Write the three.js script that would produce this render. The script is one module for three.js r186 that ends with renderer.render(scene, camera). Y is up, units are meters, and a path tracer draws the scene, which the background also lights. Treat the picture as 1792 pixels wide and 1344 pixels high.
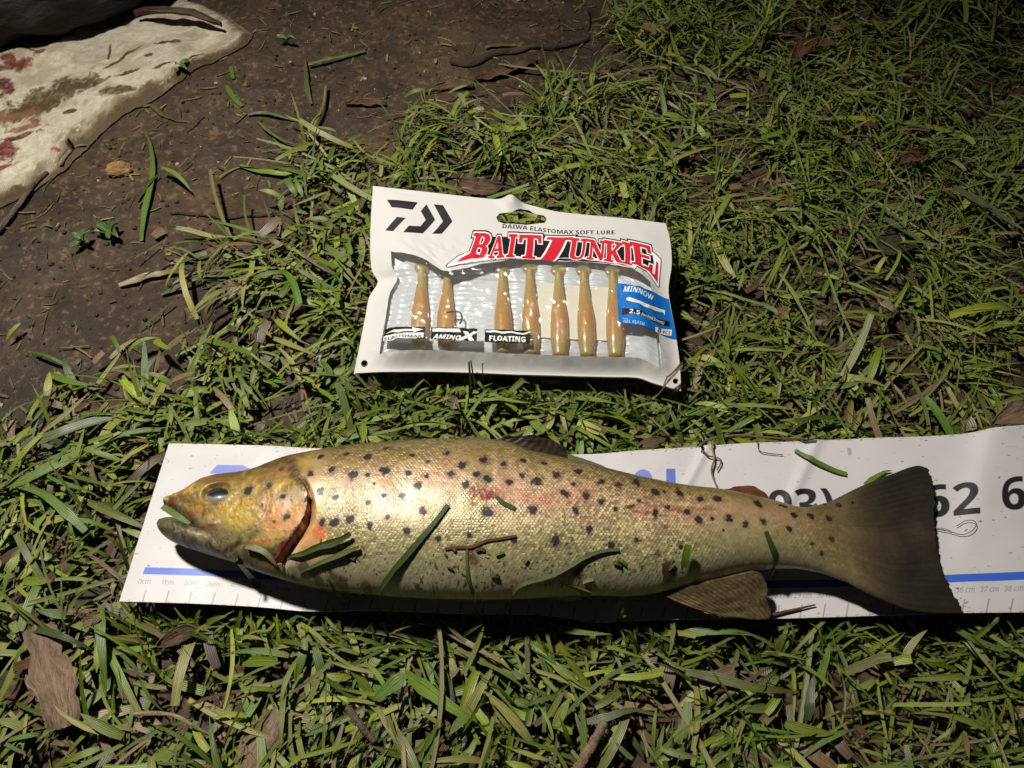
import * as THREE from 'three';
import { mergeGeometries } from 'three/addons/utils/BufferGeometryUtils.js';

// ---------------------------------------------------------------- camera, sky, light, exposure
const scene = new THREE.Scene();
const FOCAL = 1348, TILT = THREE.MathUtils.degToRad(57.4), EYE = 0.345;      // phone held 34 cm over the grass
const camera = new THREE.PerspectiveCamera(2 * THREE.MathUtils.radToDeg(Math.atan(672 / FOCAL)), 4 / 3, 0.02, 200);
camera.position.set(0, EYE, 0);
camera.lookAt(0, EYE - Math.sin(TILT), -Math.cos(TILT));

const skyData = new Float32Array(64 * 32 * 4);                               // clear night sky
for (let j = 0; j < 32; j++) for (let i = 0; i < 64; i++) skyData.set([0.006, 0.0075, 0.011, 1], (j * 64 + i) * 4);
const sky = new THREE.DataTexture(skyData, 64, 32, THREE.RGBAFormat, THREE.FloatType);
sky.mapping = THREE.EquirectangularReflectionMapping; sky.magFilter = THREE.LinearFilter; sky.needsUpdate = true;
scene.background = sky; scene.environment = sky;

const moon = new THREE.DirectionalLight(0xffeedd, 0.03);
moon.position.set(-2, 6, -3); moon.castShadow = true;
moon.shadow.camera.left = moon.shadow.camera.bottom = -1; moon.shadow.camera.right = moon.shadow.camera.top = 1;
scene.add(moon);

// the head torch that lights the catch hangs up and behind to the left, out of the frame
const TORCH = new THREE.Vector3(-0.29, 0.80, -0.35), AIM = new THREE.Vector3(-0.12, 0.02, -0.185);
const beam = new THREE.SpotLight(new THREE.Color(1.0, 0.952, 0.865), 3.1, 0, 0.74, 1, 2);
beam.position.copy(TORCH); beam.target.position.copy(AIM); beam.castShadow = true;
beam.shadow.mapSize.set(2048, 2048); beam.shadow.bias = -0.0004; beam.shadow.radius = 1.4;
scene.add(beam, beam.target);

const renderer = new THREE.WebGLRenderer({ antialias: true });
renderer.toneMapping = THREE.LinearToneMapping; renderer.toneMappingExposure = 1.0;
renderer.shadowMap.enabled = true;

// ---------------------------------------------------------------- helpers
function rng(seed) { return () => { seed |= 0; seed = seed + 0x6D2B79F5 | 0; let t = Math.imul(seed ^ seed >>> 15, 1 | seed); t = t + Math.imul(t ^ t >>> 7, 61 | t) ^ t; return ((t ^ t >>> 14) >>> 0) / 4294967296; }; }
const hash = (i, j, k = 0) => { let h = Math.imul(i, 374761393) + Math.imul(j, 668265263) + Math.imul(k, 2147483647 - 1274126177) | 0; h = Math.imul(h ^ h >>> 13, 1274126177); return ((h ^ h >>> 16) >>> 0) / 4294967296; };
function noise(x, y, k = 0) {
  const i = Math.floor(x), j = Math.floor(y), a = x - i, b = y - j, u = a * a * (3 - 2 * a), v = b * b * (3 - 2 * b);
  const p = hash(i, j, k), q = hash(i + 1, j, k), r = hash(i, j + 1, k), s = hash(i + 1, j + 1, k);
  return (p + (q - p) * u) * (1 - v) + (r + (s - r) * u) * v;
}
const fbm = (x, y, k = 0, n = 4) => { let s = 0, a = 0.5, t = 0; for (let i = 0; i < n; i++) { s += a * noise(x, y, k + i); t += a; a *= 0.5; x *= 2.03; y *= 2.03; } return s / t; };
const clamp = (v, a = 0, b = 1) => Math.min(b, Math.max(a, v));
const smooth = (a, b, v) => { const t = clamp((v - a) / (b - a)); return t * t * (3 - 2 * t); };
const lerp = (a, b, t) => a + (b - a) * t;
const mix3 = (a, b, t) => [lerp(a[0], b[0], t), lerp(a[1], b[1], t), lerp(a[2], b[2], t)];

// tape survey of the photograph: where the sight line through (px, py) meets the level plane at height y
function at(px, py, y = 0) {
  const dx = px - 896, up = 672 - py, c = Math.cos(TILT), s = Math.sin(TILT);
  const dy = up * c - FOCAL * s, dz = -up * s - FOCAL * c, t = (y - EYE) / dy;
  return new THREE.Vector3(dx * t, y, dz * t);
}
function seen(p) {                                                             // the inverse
  const c = Math.cos(TILT), s = Math.sin(TILT), y = p.y - EYE, d = -y * s - p.z * c, up = y * c - p.z * s;
  return [896 + FOCAL * p.x / d, 672 - FOCAL * up / d];
}
function curve1(pts) {                                                         // monotone cubic through (x, y) pairs
  const x = pts.map(p => p[0]), y = pts.map(p => p[1]), n = x.length, d = [], m = [];
  for (let i = 0; i < n - 1; i++) d.push((y[i + 1] - y[i]) / (x[i + 1] - x[i]));
  m[0] = d[0]; m[n - 1] = d[n - 2];
  for (let i = 1; i < n - 1; i++) m[i] = d[i - 1] * d[i] <= 0 ? 0 : 2 * d[i - 1] * d[i] / (d[i - 1] + d[i]);
  return v => {
    if (v <= x[0]) return y[0]; if (v >= x[n - 1]) return y[n - 1];
    let i = 0; while (v > x[i + 1]) i++;
    const h = x[i + 1] - x[i], t = (v - x[i]) / h, t2 = t * t, t3 = t2 * t;
    return (2 * t3 - 3 * t2 + 1) * y[i] + (t3 - 2 * t2 + t) * h * m[i] + (-2 * t3 + 3 * t2) * y[i + 1] + (t3 - t2) * h * m[i + 1];
  };
}
const spline = pts => { const c = new THREE.CatmullRomCurve3(pts, false, 'centripetal'); return t => c.getPointAt(clamp(t)); };
function coons(bottom, top, left, right) {                                     // four border curves, left(0) = bottom(0), left(1) = top(0)
  const c00 = bottom(0), c10 = bottom(1), c01 = top(0), c11 = top(1);
  return (u, v) => {
    const a = bottom(u).multiplyScalar(1 - v).addScaledVector(top(u), v), b = left(v).multiplyScalar(1 - u).addScaledVector(right(v), u);
    return a.add(b).addScaledVector(c00, -(1 - u) * (1 - v)).addScaledVector(c10, -u * (1 - v)).addScaledVector(c01, -(1 - u) * v).addScaledVector(c11, -u * v);
  };
}
function polyDist(poly, x, z) {                                                // signed distance to a closed plan polygon, negative inside
  let d = Infinity, inside = false;
  for (let i = 0, j = poly.length - 1; i < poly.length; j = i++) {
    const [ax, az] = poly[j], [bx, bz] = poly[i], ex = bx - ax, ez = bz - az, t = clamp(((x - ax) * ex + (z - az) * ez) / (ex * ex + ez * ez));
    d = Math.min(d, Math.hypot(x - ax - ex * t, z - az - ez * t));
    if ((az > z) !== (bz > z) && x < (bx - ax) * (z - az) / (bz - az) + ax) inside = !inside;
  }
  return inside ? -d : d;
}
function lineDist(line, x, z) {
  let d = Infinity;
  for (let i = 1; i < line.length; i++) {
    const [ax, az] = line[i - 1], [bx, bz] = line[i], ex = bx - ax, ez = bz - az, t = clamp(((x - ax) * ex + (z - az) * ez) / (ex * ex + ez * ez));
    d = Math.min(d, Math.hypot(x - ax - ex * t, z - az - ez * t));
  }
  return d;
}
// a sheet given by a function of (u, v); with thickness it is a closed slab
function sheet(fn, nu, nv, thick = 0, uvOf = (u, v) => [u, v]) {
  const P = [], UV = [], I = [], W = nu + 1;
  for (let j = 0; j <= nv; j++) for (let i = 0; i <= nu; i++) { const p = fn(i / nu, j / nv); P.push(p.x, p.y, p.z); UV.push(...uvOf(i / nu, j / nv)); }
  for (let j = 0; j < nv; j++) for (let i = 0; i < nu; i++) { const a = j * W + i; I.push(a, a + 1, a + W + 1, a, a + W + 1, a + W); }
  let g = new THREE.BufferGeometry();
  g.setAttribute('position', new THREE.Float32BufferAttribute(P, 3)); g.setAttribute('uv', new THREE.Float32BufferAttribute(UV, 2)); g.setIndex(I);
  g.computeVertexNormals();
  if (!thick) return g;
  const N = g.attributes.normal.array, flip = N.reduce((s, v, i) => s + (i % 3 === 1 ? v : 0), 0) < 0 ? -1 : 1, n0 = P.length / 3, th = typeof thick === 'function' ? thick : () => thick;
  for (let k = 0; k < n0; k++) { const t = th((k % W) / nu, Math.floor(k / W) / nv) * flip; P.push(P[3 * k] - N[3 * k] * t, P[3 * k + 1] - N[3 * k + 1] * t, P[3 * k + 2] - N[3 * k + 2] * t); UV.push(UV[2 * k], UV[2 * k + 1]); }
  const top = I.length;
  for (let k = 0; k < top; k += 3) I.push(I[k] + n0, I[k + 2] + n0, I[k + 1] + n0);
  const rim = (a, b) => { const p = P.length / 3; for (const k of [a, b, b + n0, a + n0]) { P.push(P[3 * k], P[3 * k + 1], P[3 * k + 2]); UV.push(UV[2 * k], UV[2 * k + 1]); } I.push(p, p + 2, p + 1, p, p + 3, p + 2); };
  for (let i = 0; i < nu; i++) { rim(i, i + 1); rim(nv * W + i + 1, nv * W + i); }
  for (let j = 0; j < nv; j++) { rim((j + 1) * W, j * W); rim(j * W + nu, (j + 1) * W + nu); }
  g = new THREE.BufferGeometry();
  g.setAttribute('position', new THREE.Float32BufferAttribute(P, 3)); g.setAttribute('uv', new THREE.Float32BufferAttribute(UV, 2)); g.setIndex(I);
  g.computeVertexNormals();
  return g;
}
const names = {};
const numbered = n => { names[n] = (names[n] ?? -1) + 1; return names[n] ? `${n}_${String(names[n]).padStart(3, '0')}` : n; };
function mesh(name, g, m, parent) { const o = new THREE.Mesh(g, m); o.name = name; o.castShadow = o.receiveShadow = true; if (parent) parent.add(o); return o; }
function tag(o, label, category, group) { o.userData = { label, category }; if (group) o.userData.group = group; return o; }
// puts the origin of a one-mesh thing at its own base
function single(name, g, m, label, category, group) {
  g.computeBoundingBox(); const b = g.boundingBox, c = new THREE.Vector3((b.min.x + b.max.x) / 2, b.min.y, (b.min.z + b.max.z) / 2);
  g.translate(-c.x, -c.y, -c.z);
  const o = mesh(numbered(name), g, m, scene); o.position.copy(c); return tag(o, label, category, group);
}
function root(name, pos, label, category, group) { const o = new THREE.Group(); o.name = numbered(name); o.position.copy(pos); scene.add(o); return tag(o, label, category, group); }
function part(name, g, m, parent, top = parent) { const p = top.position; g.translate(-p.x, -p.y, -p.z); return mesh(name, g, m, parent); }
function dataTex(w, h, fn, srgb = true, repeat = true) {
  const d = new Uint8Array(w * h * 4);
  for (let j = 0; j < h; j++) for (let i = 0; i < w; i++) { const c = fn(i, j), k = (j * w + i) * 4; d[k] = clamp(c[0], 0, 255); d[k + 1] = clamp(c[1], 0, 255); d[k + 2] = clamp(c[2], 0, 255); d[k + 3] = c[3] ?? 255; }
  const t = new THREE.DataTexture(d, w, h); t.magFilter = THREE.LinearFilter; t.minFilter = THREE.LinearMipmapLinearFilter; t.generateMipmaps = true;
  if (repeat) t.wrapS = t.wrapT = THREE.RepeatWrapping;
  if (srgb) t.colorSpace = THREE.SRGBColorSpace; t.needsUpdate = true; return t;
}
const grey = v => [v, v, v];
function tileNoise(i, j, w, cells, k) {                                          // noise that tiles over w pixels
  let s = 0, a = 0.5, t = 0;
  for (const c of cells) { const x = i / w * c, y = j / w * c, x0 = Math.floor(x), y0 = Math.floor(y), fx = x - x0, fy = y - y0, u = fx * fx * (3 - 2 * fx), v = fy * fy * (3 - 2 * fy), h = (p, q) => hash((p + c) % c, (q + c) % c, k + c);
    s += a * lerp(lerp(h(x0, y0), h(x0 + 1, y0), u), lerp(h(x0, y0 + 1), h(x0 + 1, y0 + 1), u), v); t += a; a *= 0.62; }
  return s / t;
}

// ---------------------------------------------------------------- the measuring mat's surface
const matTopPx = [[295, 775, .022], [420, 779, .020], [560, 784, .019], [760, 790, .019], [1030, 795, .019], [1130, 787, .021], [1300, 775, .023], [1500, 767, .026], [1690, 758, .031], [1740, 748, .036], [1792, 744, .037], [2050, 722, .036], [2400, 705, .03]];
const matBotPx = [[208, 1052, .024], [330, 1056, .022], [450, 1062, .019], [540, 1070, .018], [640, 1068, .019], [800, 1074, .019], [960, 1077, .019], [1040, 1089, .017], [1120, 1086, .019], [1300, 1084, .020], [1500, 1079, .022], [1650, 1073, .024], [1792, 1071, .027], [2100, 1066, .028], [2400, 1062, .026]];
const matTop = spline(matTopPx.map(p => at(...p))), matBot = spline(matBotPx.map(p => at(...p)));
const matHeights = (u, v) => {
  const a = matBot(u), b = matTop(u), p = a.lerp(b, v);
  const crease = (x, w, h) => h * Math.exp(-Math.pow((p.x - x - 0.05 * (v - .5)) / w, 2));
  p.y += (fbm(p.x * 22 + 3, p.z * 26, 7, 3) - 0.5) * 0.0028 + crease(0.068, 0.0022, 0.0011) + crease(0.119, 0.003, 0.0012) + crease(0.245, 0.006, -0.002) + crease(0.268, 0.012, 0.003);
  return p;
};
const matPoly = []; for (let i = 0; i <= 60; i++) { const p = matBot(i / 60); matPoly.push([p.x, p.z]); } for (let i = 60; i >= 0; i--) { const p = matTop(i / 60); matPoly.push([p.x, p.z]); }
function matY(x, z) {                                                            // height of the mat over a plan point
  let u = clamp((x + 0.166) / 0.56), v = 0.5;
  for (let k = 0; k < 5; k++) { const a = matBot(u), b = matTop(u); v = clamp((z - a.z) / (b.z - a.z), 0, 1); const cx = lerp(a.x, b.x, v), e = matBot(clamp(u + .01)); u = clamp(u + (x - cx) / Math.max(.2, (e.x - a.x) / .01)); }
  return matHeights(u, v).y;
}
const matGrid = (() => {                                                         // tabulated, for speed
  const x0 = -0.20, z0 = -0.22, n = 280, m = 72, st = 0.002, t = new Float32Array(n * m);
  for (let j = 0; j < m; j++) for (let i = 0; i < n; i++) t[j * n + i] = matY(x0 + i * st, z0 + j * st);
  return (x, z) => t[clamp(Math.round((z - z0) / st), 0, m - 1) * n + clamp(Math.round((x - x0) / st), 0, n - 1)];
})();
const onMat = (x, z) => x > -0.18 && x < 0.42 && z > -0.22 && z < -0.08 ? polyDist(matPoly, x, z) : 0.05;

// ---------------------------------------------------------------- the lure packet's surface
const Z1 = (x, y) => [600 + x / 2.8, 300 + y / 2.8];                            // readings taken on an enlargement
const pkCurve = (pts) => spline(pts.map(([x, y, h]) => at(...Z1(x, y), h)));
const pkBottom = pkCurve([[55, 990, .026], [180, 985, .025], [300, 985, .024], [500, 985, .023], [900, 1000, .023], [1300, 1010, .023], [1450, 1015, .024], [1520, 1040, .024], [1655, 1080, .022]]);
const pkTop = pkCurve([[148, 75, .044], [400, 103, .043], [640, 130, .042], [800, 146, .041], [900, 165, .040], [1050, 200, .040], [1400, 235, .039], [1580, 258, .038]]);
const pkLeft = pkCurve([[55, 990, .026], [110, 720, .029], [130, 620, .030], [172, 540, .030], [145, 490, .032], [135, 350, .037], [148, 75, .044]]);
const pkRight = pkCurve([[1655, 1080, .022], [1650, 950, .024], [1630, 800, .026], [1595, 590, .030], [1610, 450, .033], [1600, 330, .036], [1580, 258, .038]]);
const pkBase = coons(pkBottom, pkTop, pkLeft, pkRight);
const pkUp = new THREE.Vector3(0, 0.985, 0.17);
const pkBulge = (u, v) => {
  const e = smooth(0, .16, u) * smooth(0, .15, 1 - u), b = smooth(.0, .12, v) * (1 - smooth(.5, .80, v));
  return 0.0118 * e * b + 0.0016 * smooth(0, .1, u) * smooth(0, .1, 1 - u) * smooth(.6, .8, v) * (1 - smooth(.9, 1, v)) ;
};
const pkWrinkle = (u, v) => {
  const w = smooth(.02, .12, u) * smooth(.02, .1, 1 - u) * smooth(.0, .1, v) * (1 - smooth(.62, .8, v));
  const side = Math.exp(-Math.pow((v - .12) / .05, 2)) + Math.exp(-Math.pow((u - .09) / .04, 2)) * (v < .65 ? 1 : 0);
  return w * (0.0016 * (fbm(u * 17, v * 9, 31, 4) - .5) + 0.0022 * side * (fbm(u * 46, v * 40, 35, 4) - .5)) + 0.0012 * (fbm(u * 5, v * 4, 33, 2) - .5) + w * .0016 * (fbm(u * 58 + v * 20, v * 30, 37, 3) - .5);
};
const pkFront = (u, v) => { const p = pkBase(u, v), curl = Math.exp(-Math.pow((u - .475) / .028, 2)) * smooth(.9, 1, v); return p.addScaledVector(pkUp, .0007 + pkBulge(u, v) + pkWrinkle(u, v) * (v < .97 ? 1 : 0) + .006 * curl); };
const pkBack = (u, v) => pkBase(u, v).addScaledVector(pkUp, -.0006);
const pkPoly = []; for (const [c, r] of [[pkBottom, 0], [pkRight, 0], [pkTop, 1], [pkLeft, 1]]) for (let i = 0; i < 16; i++) { const p = c(r ? 1 - i / 16 : i / 16); pkPoly.push([p.x, p.z]); }
function pkInv(fn, px, py) {                                                     // where on the packet a surveyed mark lies
  let u = .5, v = .5;
  for (let k = 0; k < 14; k++) {
    const h = .004, a = seen(fn(u, v)), b = seen(fn(u + h, v)), c = seen(fn(u, v + h));
    const ax = (b[0] - a[0]) / h, ay = (b[1] - a[1]) / h, bx = (c[0] - a[0]) / h, by = (c[1] - a[1]) / h, det = ax * by - ay * bx, ex = px - a[0], ey = py - a[1];
    u = clamp(u + .8 * (ex * by - ey * bx) / det, 0, 1); v = clamp(v + .8 * (ax * ey - ay * ex) / det, 0, 1);
  }
  return [u, v];
}
const pkPlainInv = (u, v) => pkBase(u, v);
const K = (x, y) => pkInv((u, v) => pkBase(u, v).addScaledVector(pkUp, .0007 + pkBulge(u, v)), ...Z1(x, y));   // enlargement reading -> (u, v) on the packet front
const KB = (x, y, lift) => pkInv((u, v) => pkBase(u, v).addScaledVector(pkUp, lift), ...Z1(x, y));
const pkPlaneY = (x, z) => { const p0 = pkBase(.5, .5); return p0.y + (p0.z - z) * 0.17; };

// ---------------------------------------------------------------- the trout's surface
const FC = 0.0375;                                                               // height of the fish's middle plane
const Z2 = (x, y) => [200 + x / 3.2, 740 + y / 3.2], Z3 = (x, y) => [700 + x / 3.2, 740 + y / 3.2], Z4 = (x, y) => [1232 + x / 3.2, 720 + y / 3.2], ZH = (x, y) => [260 + x / 5.6, 780 + y / 5.6];
const plan = (pts, y = FC) => pts.map(([px, py]) => { const p = at(px, py, y); return [p.x, p.z]; });
const backLine = curve1(plan([[293.5, 875], [297, 872], [306, 868], [319, 864], [335, 856], [350, 846], [367, 837], [385, 831.5], [444, 824], [506, 802], [572, 788], [637, 779], [700, 775], [759, 772], [830, 770], [875, 775], [928, 792], [969, 802], [1028, 815], [1106, 834], [1169, 848], [1259, 860], [1348, 877], [1401, 887], [1457, 874], [1513, 848], [1563, 828], [1607, 814], [1625, 817], [1700, 830]]));
const bellyLine = curve1(plan([[293.5, 889], [296, 894], [303, 899], [312, 906], [322, 911], [342, 925], [356, 942], [372, 968], [419, 990], [459, 1006], [512, 1021], [575, 1035], [653, 1045], [759, 1052], [850, 1054], [930, 1051], [1012, 1046], [1103, 1046], [1162, 1038], [1240, 1018], [1335, 998], [1388, 996], [1435, 1003], [1469, 1016], [1501, 1029], [1544, 1050], [1598, 1070], [1700, 1074]]));
const px2x = px => at(px, 920, FC).x;
const halfUp = curve1([[293.5, .0044], [298, .0058], [310, .0072], [340, .0102], [380, .0125], [450, .0165], [520, .0195], [600, .0218], [700, .0236], [850, .0243], [1000, .0230], [1150, .0190], [1300, .0138], [1400, .0094], [1440, .0062], [1470, .0046], [1500, .0036]].map(([a, b]) => [px2x(a), b]));
const noseX = at(293.5, 880, FC).x, endX = px2x(1462);
const opercle = plan([[1400, 255], [1470, 320], [1540, 400], [1582, 500], [1578, 620], [1545, 720], [1470, 830], [1370, 930], [1240, 1040], [1150, 1075]].map(p => ZH(...p)), .056);
const preopercle = plan([[1170, 420], [1195, 520], [1170, 640], [1120, 760], [1050, 860], [940, 930]].map(p => ZH(...p)), .054);
const mouthLine = plan([[190, 545], [260, 625], [350, 715], [440, 785], [540, 830]].map(p => ZH(...p)), .048);
const maxilla = plan([[215, 545], [310, 600], [420, 690], [520, 760], [640, 775]].map(p => ZH(...p)), .049);
const jawLine = plan([[330, 925], [480, 985], [620, 1015], [780, 1025], [930, 985]].map(p => ZH(...p)), .046);
const lateral = plan([[560, 862], [700, 872], [870, 886], [1050, 900], [1200, 908], [1350, 922], [1450, 935]], .060);
const eyeAt = at(...ZH(645, 425), .053);
const headFrom = opercle[3][0] + .004;
function fishDetail(x, z) {
  let d = 0;
  if (x < headFrom + .02) {
    const o = lineDist(opercle, x, z), q = lineDist(preopercle, x, z), m = lineDist(maxilla, x, z), l = lineDist(mouthLine, x, z), j = lineDist(jawLine, x, z);
    let ox = opercle[0][0]; for (let i = 1; i < opercle.length; i++) if ((opercle[i - 1][1] - z) * (opercle[i][1] - z) <= 0) ox = lerp(opercle[i - 1][0], opercle[i][0], (z - opercle[i - 1][1]) / (opercle[i][1] - opercle[i - 1][1] || 1));
    const inside = x < ox && z > opercle[0][1], low = smooth(-.135, -.117, z), fade = smooth(opercle[0][1] + .001, opercle[0][1] + .010, z);
    d += fade * (inside ? .0012 * (1 - smooth(0, .010, o)) : -(0.0014 + .0030 * low) * (1 - smooth(.0, .0018 + .0026 * low, o)));
    d -= .0007 * Math.exp(-q * q / 1.4e-6);
    d += .0011 * Math.exp(-m * m / 3.5e-6) - .0011 * Math.exp(-l * l / .8e-6) - .0010 * Math.exp(-j * j / .7e-6);
    const ex = (x - eyeAt.x) / .0070, ez = (z - eyeAt.z) / .0052, er = Math.hypot(ex, ez);
    d += .0005 * Math.exp(-Math.pow((er - 1.05) / .22, 2)) - .0022 * (1 - smooth(.55, 1.0, er));
    d += .0006 * (fbm(x * 420, z * 420, 51, 4) - .5) * smooth(headFrom, headFrom - .02, x);
  }
  const la = lineDist(lateral, x, z); d -= .00006 * Math.exp(-la * la / .5e-6);
  d += .0024 * (fbm(x * 26, z * 36, 53, 3) - .5) + .0006 * (fbm(x * 110, z * 60, 57, 2) - .5);
  return d;
}
function fishUpper(x, z) {                                                       // height of the upper flank over a plan point (or -1)
  if (x < noseX || x > endX) return -1;
  const a = backLine(x), b = bellyLine(x), c = (a + b) / 2, h = (b - a) / 2 * .968, t = (z - c) / h;
  if (Math.abs(t) >= 1) return -1;
  const k = Math.pow(1 - Math.pow(Math.abs(t), 2.5), .55);
  return FC + halfUp(x) * k + fishDetail(x, z) * smooth(0, .35, k);
}
const onFish = (px, py) => { let p = at(px, py, .06); for (let k = 0; k < 6; k++) { const y = fishUpper(p.x, p.z); p = at(px, py, y > 0 ? lerp(p.y, y, .8) : FC); } return p; };

// ---------------------------------------------------------------- ground
const soilLine = plan([[-500, 760], [-160, 740], [0, 700], [60, 640], [150, 570], [250, 500], [300, 430], [360, 380], [470, 330], [560, 300], [650, 270], [740, 225], [860, 190], [960, 150], [1060, 100], [1090, 40], [1080, -40], [1150, -160], [1000, -420], [-1500, -420], [-2500, 500]], 0);
const bare = [[1040, 245, .035], [30, 1180, .022], [470, 1320, .02], [1230, 580, .018], [1500, 470, .03], [700, 640, .02], [250, 640, .03], [1640, 120, .05], [1270, 220, .03]].map(([x, y, r]) => { const p = at(x, y, 0); return [p.x, p.z, r]; });
function grassCover(x, z) {                                                      // 0 bare mud .. 1 turf
  const d = polyDist(soilLine, x, z) + (fbm(x * 18, z * 18, 3, 4) - .5) * .16;
  let g = smooth(-.02, .05, d);
  for (const [bx, bz, r] of bare) g *= 1 - .8 * Math.exp(-(Math.pow(x - bx, 2) + Math.pow((z - bz) * 1.5, 2)) / (r * r));
  return g;
}
const groundY = (x, z) => (fbm(x * 9, z * 9, 11, 4) - .5) * .010 + (fbm(x * 60, z * 60, 15, 4) - .5) * .0060 - .001;
{
  const line = (c) => { const a = []; for (let v = -.72; v <= .7201; v += .003) a.push(c + v); let s = .006, v = .72; while (v < 60) { s *= 1.45; v += s; a.push(c + v); a.unshift(c - v); } return a; };
  const X = line(0), Z = line(-.28), P = [], UV = [], I = [], W = X.length;
  for (const z of Z) for (const x of X) { const far = Math.hypot(x, z + .28), k = 1 - smooth(2, 8, far) * .9; P.push(x, groundY(x, z) * k, z); UV.push(x / .3, z / .3); }
  for (let j = 0; j < Z.length - 1; j++) for (let i = 0; i < W - 1; i++) { const a = j * W + i; I.push(a, a + W, a + 1, a + 1, a + W, a + W + 1); }
  const g = new THREE.BufferGeometry();
  g.setAttribute('position', new THREE.Float32BufferAttribute(P, 3)); g.setAttribute('uv', new THREE.Float32BufferAttribute(UV, 2)); g.setIndex(I); g.computeVertexNormals();
  const map = dataTex(1024, 1024, (i, j) => {
    const a = tileNoise(i, j, 1024, [6, 14, 33, 70], 1), b = tileNoise(i, j, 1024, [90, 190, 400], 5), f = hash(i, j, 9);
    let c = mix3([42, 31, 20], [80, 60, 39], clamp(.5 + (a - .5) * 1.8 + (b - .5) * 1.3));
    if (b > .70) c = mix3(c, [120, 98, 70], .45); if (f > .9975) c = [150, 130, 95];
    return c;
  });
  const bump = dataTex(1024, 1024, (i, j) => grey(255 * clamp(.15 + .7 * tileNoise(i, j, 1024, [24, 60, 130, 300], 21) + .1 * (hash(i, j, 4) - .5))), false);
  const rough = dataTex(512, 512, (i, j) => grey(255 * clamp(.72 + .5 * (tileNoise(i, j, 512, [5, 12, 40], 40) - .35))), false);
  const o = mesh('ground', g, new THREE.MeshStandardMaterial({ map, bumpMap: bump, bumpScale: .0026, roughnessMap: rough, roughness: 1 }), scene);
  o.userData = { kind: 'structure', label: 'dark wet muddy ground' };
}

// ---------------------------------------------------------------- measuring mat
const canvasOf = (w, h) => { const c = document.createElement('canvas'); c.width = w; c.height = h; return c; };
const canvasTex = c => { const t = new THREE.CanvasTexture(c); t.colorSpace = THREE.SRGBColorSpace; t.anisotropy = 8; return t; };
function printer(ctx, map) {                                                     // draws in surveyed coordinates on a flat print
  const poly = (pts, fill, stroke, w) => { ctx.setTransform(1, 0, 0, 1, 0, 0); ctx.beginPath(); pts.forEach((p, i) => { const q = map(...p); i ? ctx.lineTo(...q) : ctx.moveTo(...q); }); if (fill) { ctx.closePath(); ctx.fillStyle = fill; ctx.fill(); } if (stroke) { ctx.strokeStyle = stroke; ctx.lineWidth = w; ctx.lineJoin = 'round'; ctx.lineCap = 'round'; ctx.stroke(); } };
  const frame = (x, y, e = 12) => { const o = map(x, y), r = map(x + e, y), d = map(x, y + e); ctx.setTransform((r[0] - o[0]) / e, (r[1] - o[1]) / e, (d[0] - o[0]) / e, (d[1] - o[1]) / e, o[0], o[1]); };
  // a word whose baseline runs between two surveyed points
  const word = (s, x0, y0, x1, y1, size, font, fill, stroke, sw) => {
    const o = map(x0, y0), r = map(x1, y1), L = Math.hypot(x1 - x0, y1 - y0), nx = -(y1 - y0) / L, ny = (x1 - x0) / L, d = map((x0 + x1) / 2 + nx * 10, (y0 + y1) / 2 + ny * 10), m = map((x0 + x1) / 2, (y0 + y1) / 2);
    ctx.font = `${font.replace('SZ', '100px')}`; const w = ctx.measureText(s).width, k = size / 100;
    ctx.setTransform((r[0] - o[0]) / w, (r[1] - o[1]) / w, (d[0] - m[0]) / 10 * k, (d[1] - m[1]) / 10 * k, o[0], o[1]);
    ctx.textBaseline = 'alphabetic'; ctx.textAlign = 'left';
    if (stroke) { ctx.lineJoin = 'round'; ctx.lineWidth = sw; ctx.strokeStyle = stroke; ctx.strokeText(s, 0, 0); }
    if (fill) { ctx.fillStyle = fill; ctx.fillText(s, 0, 0); }
  };
  return { poly, word, frame };
}
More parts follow.
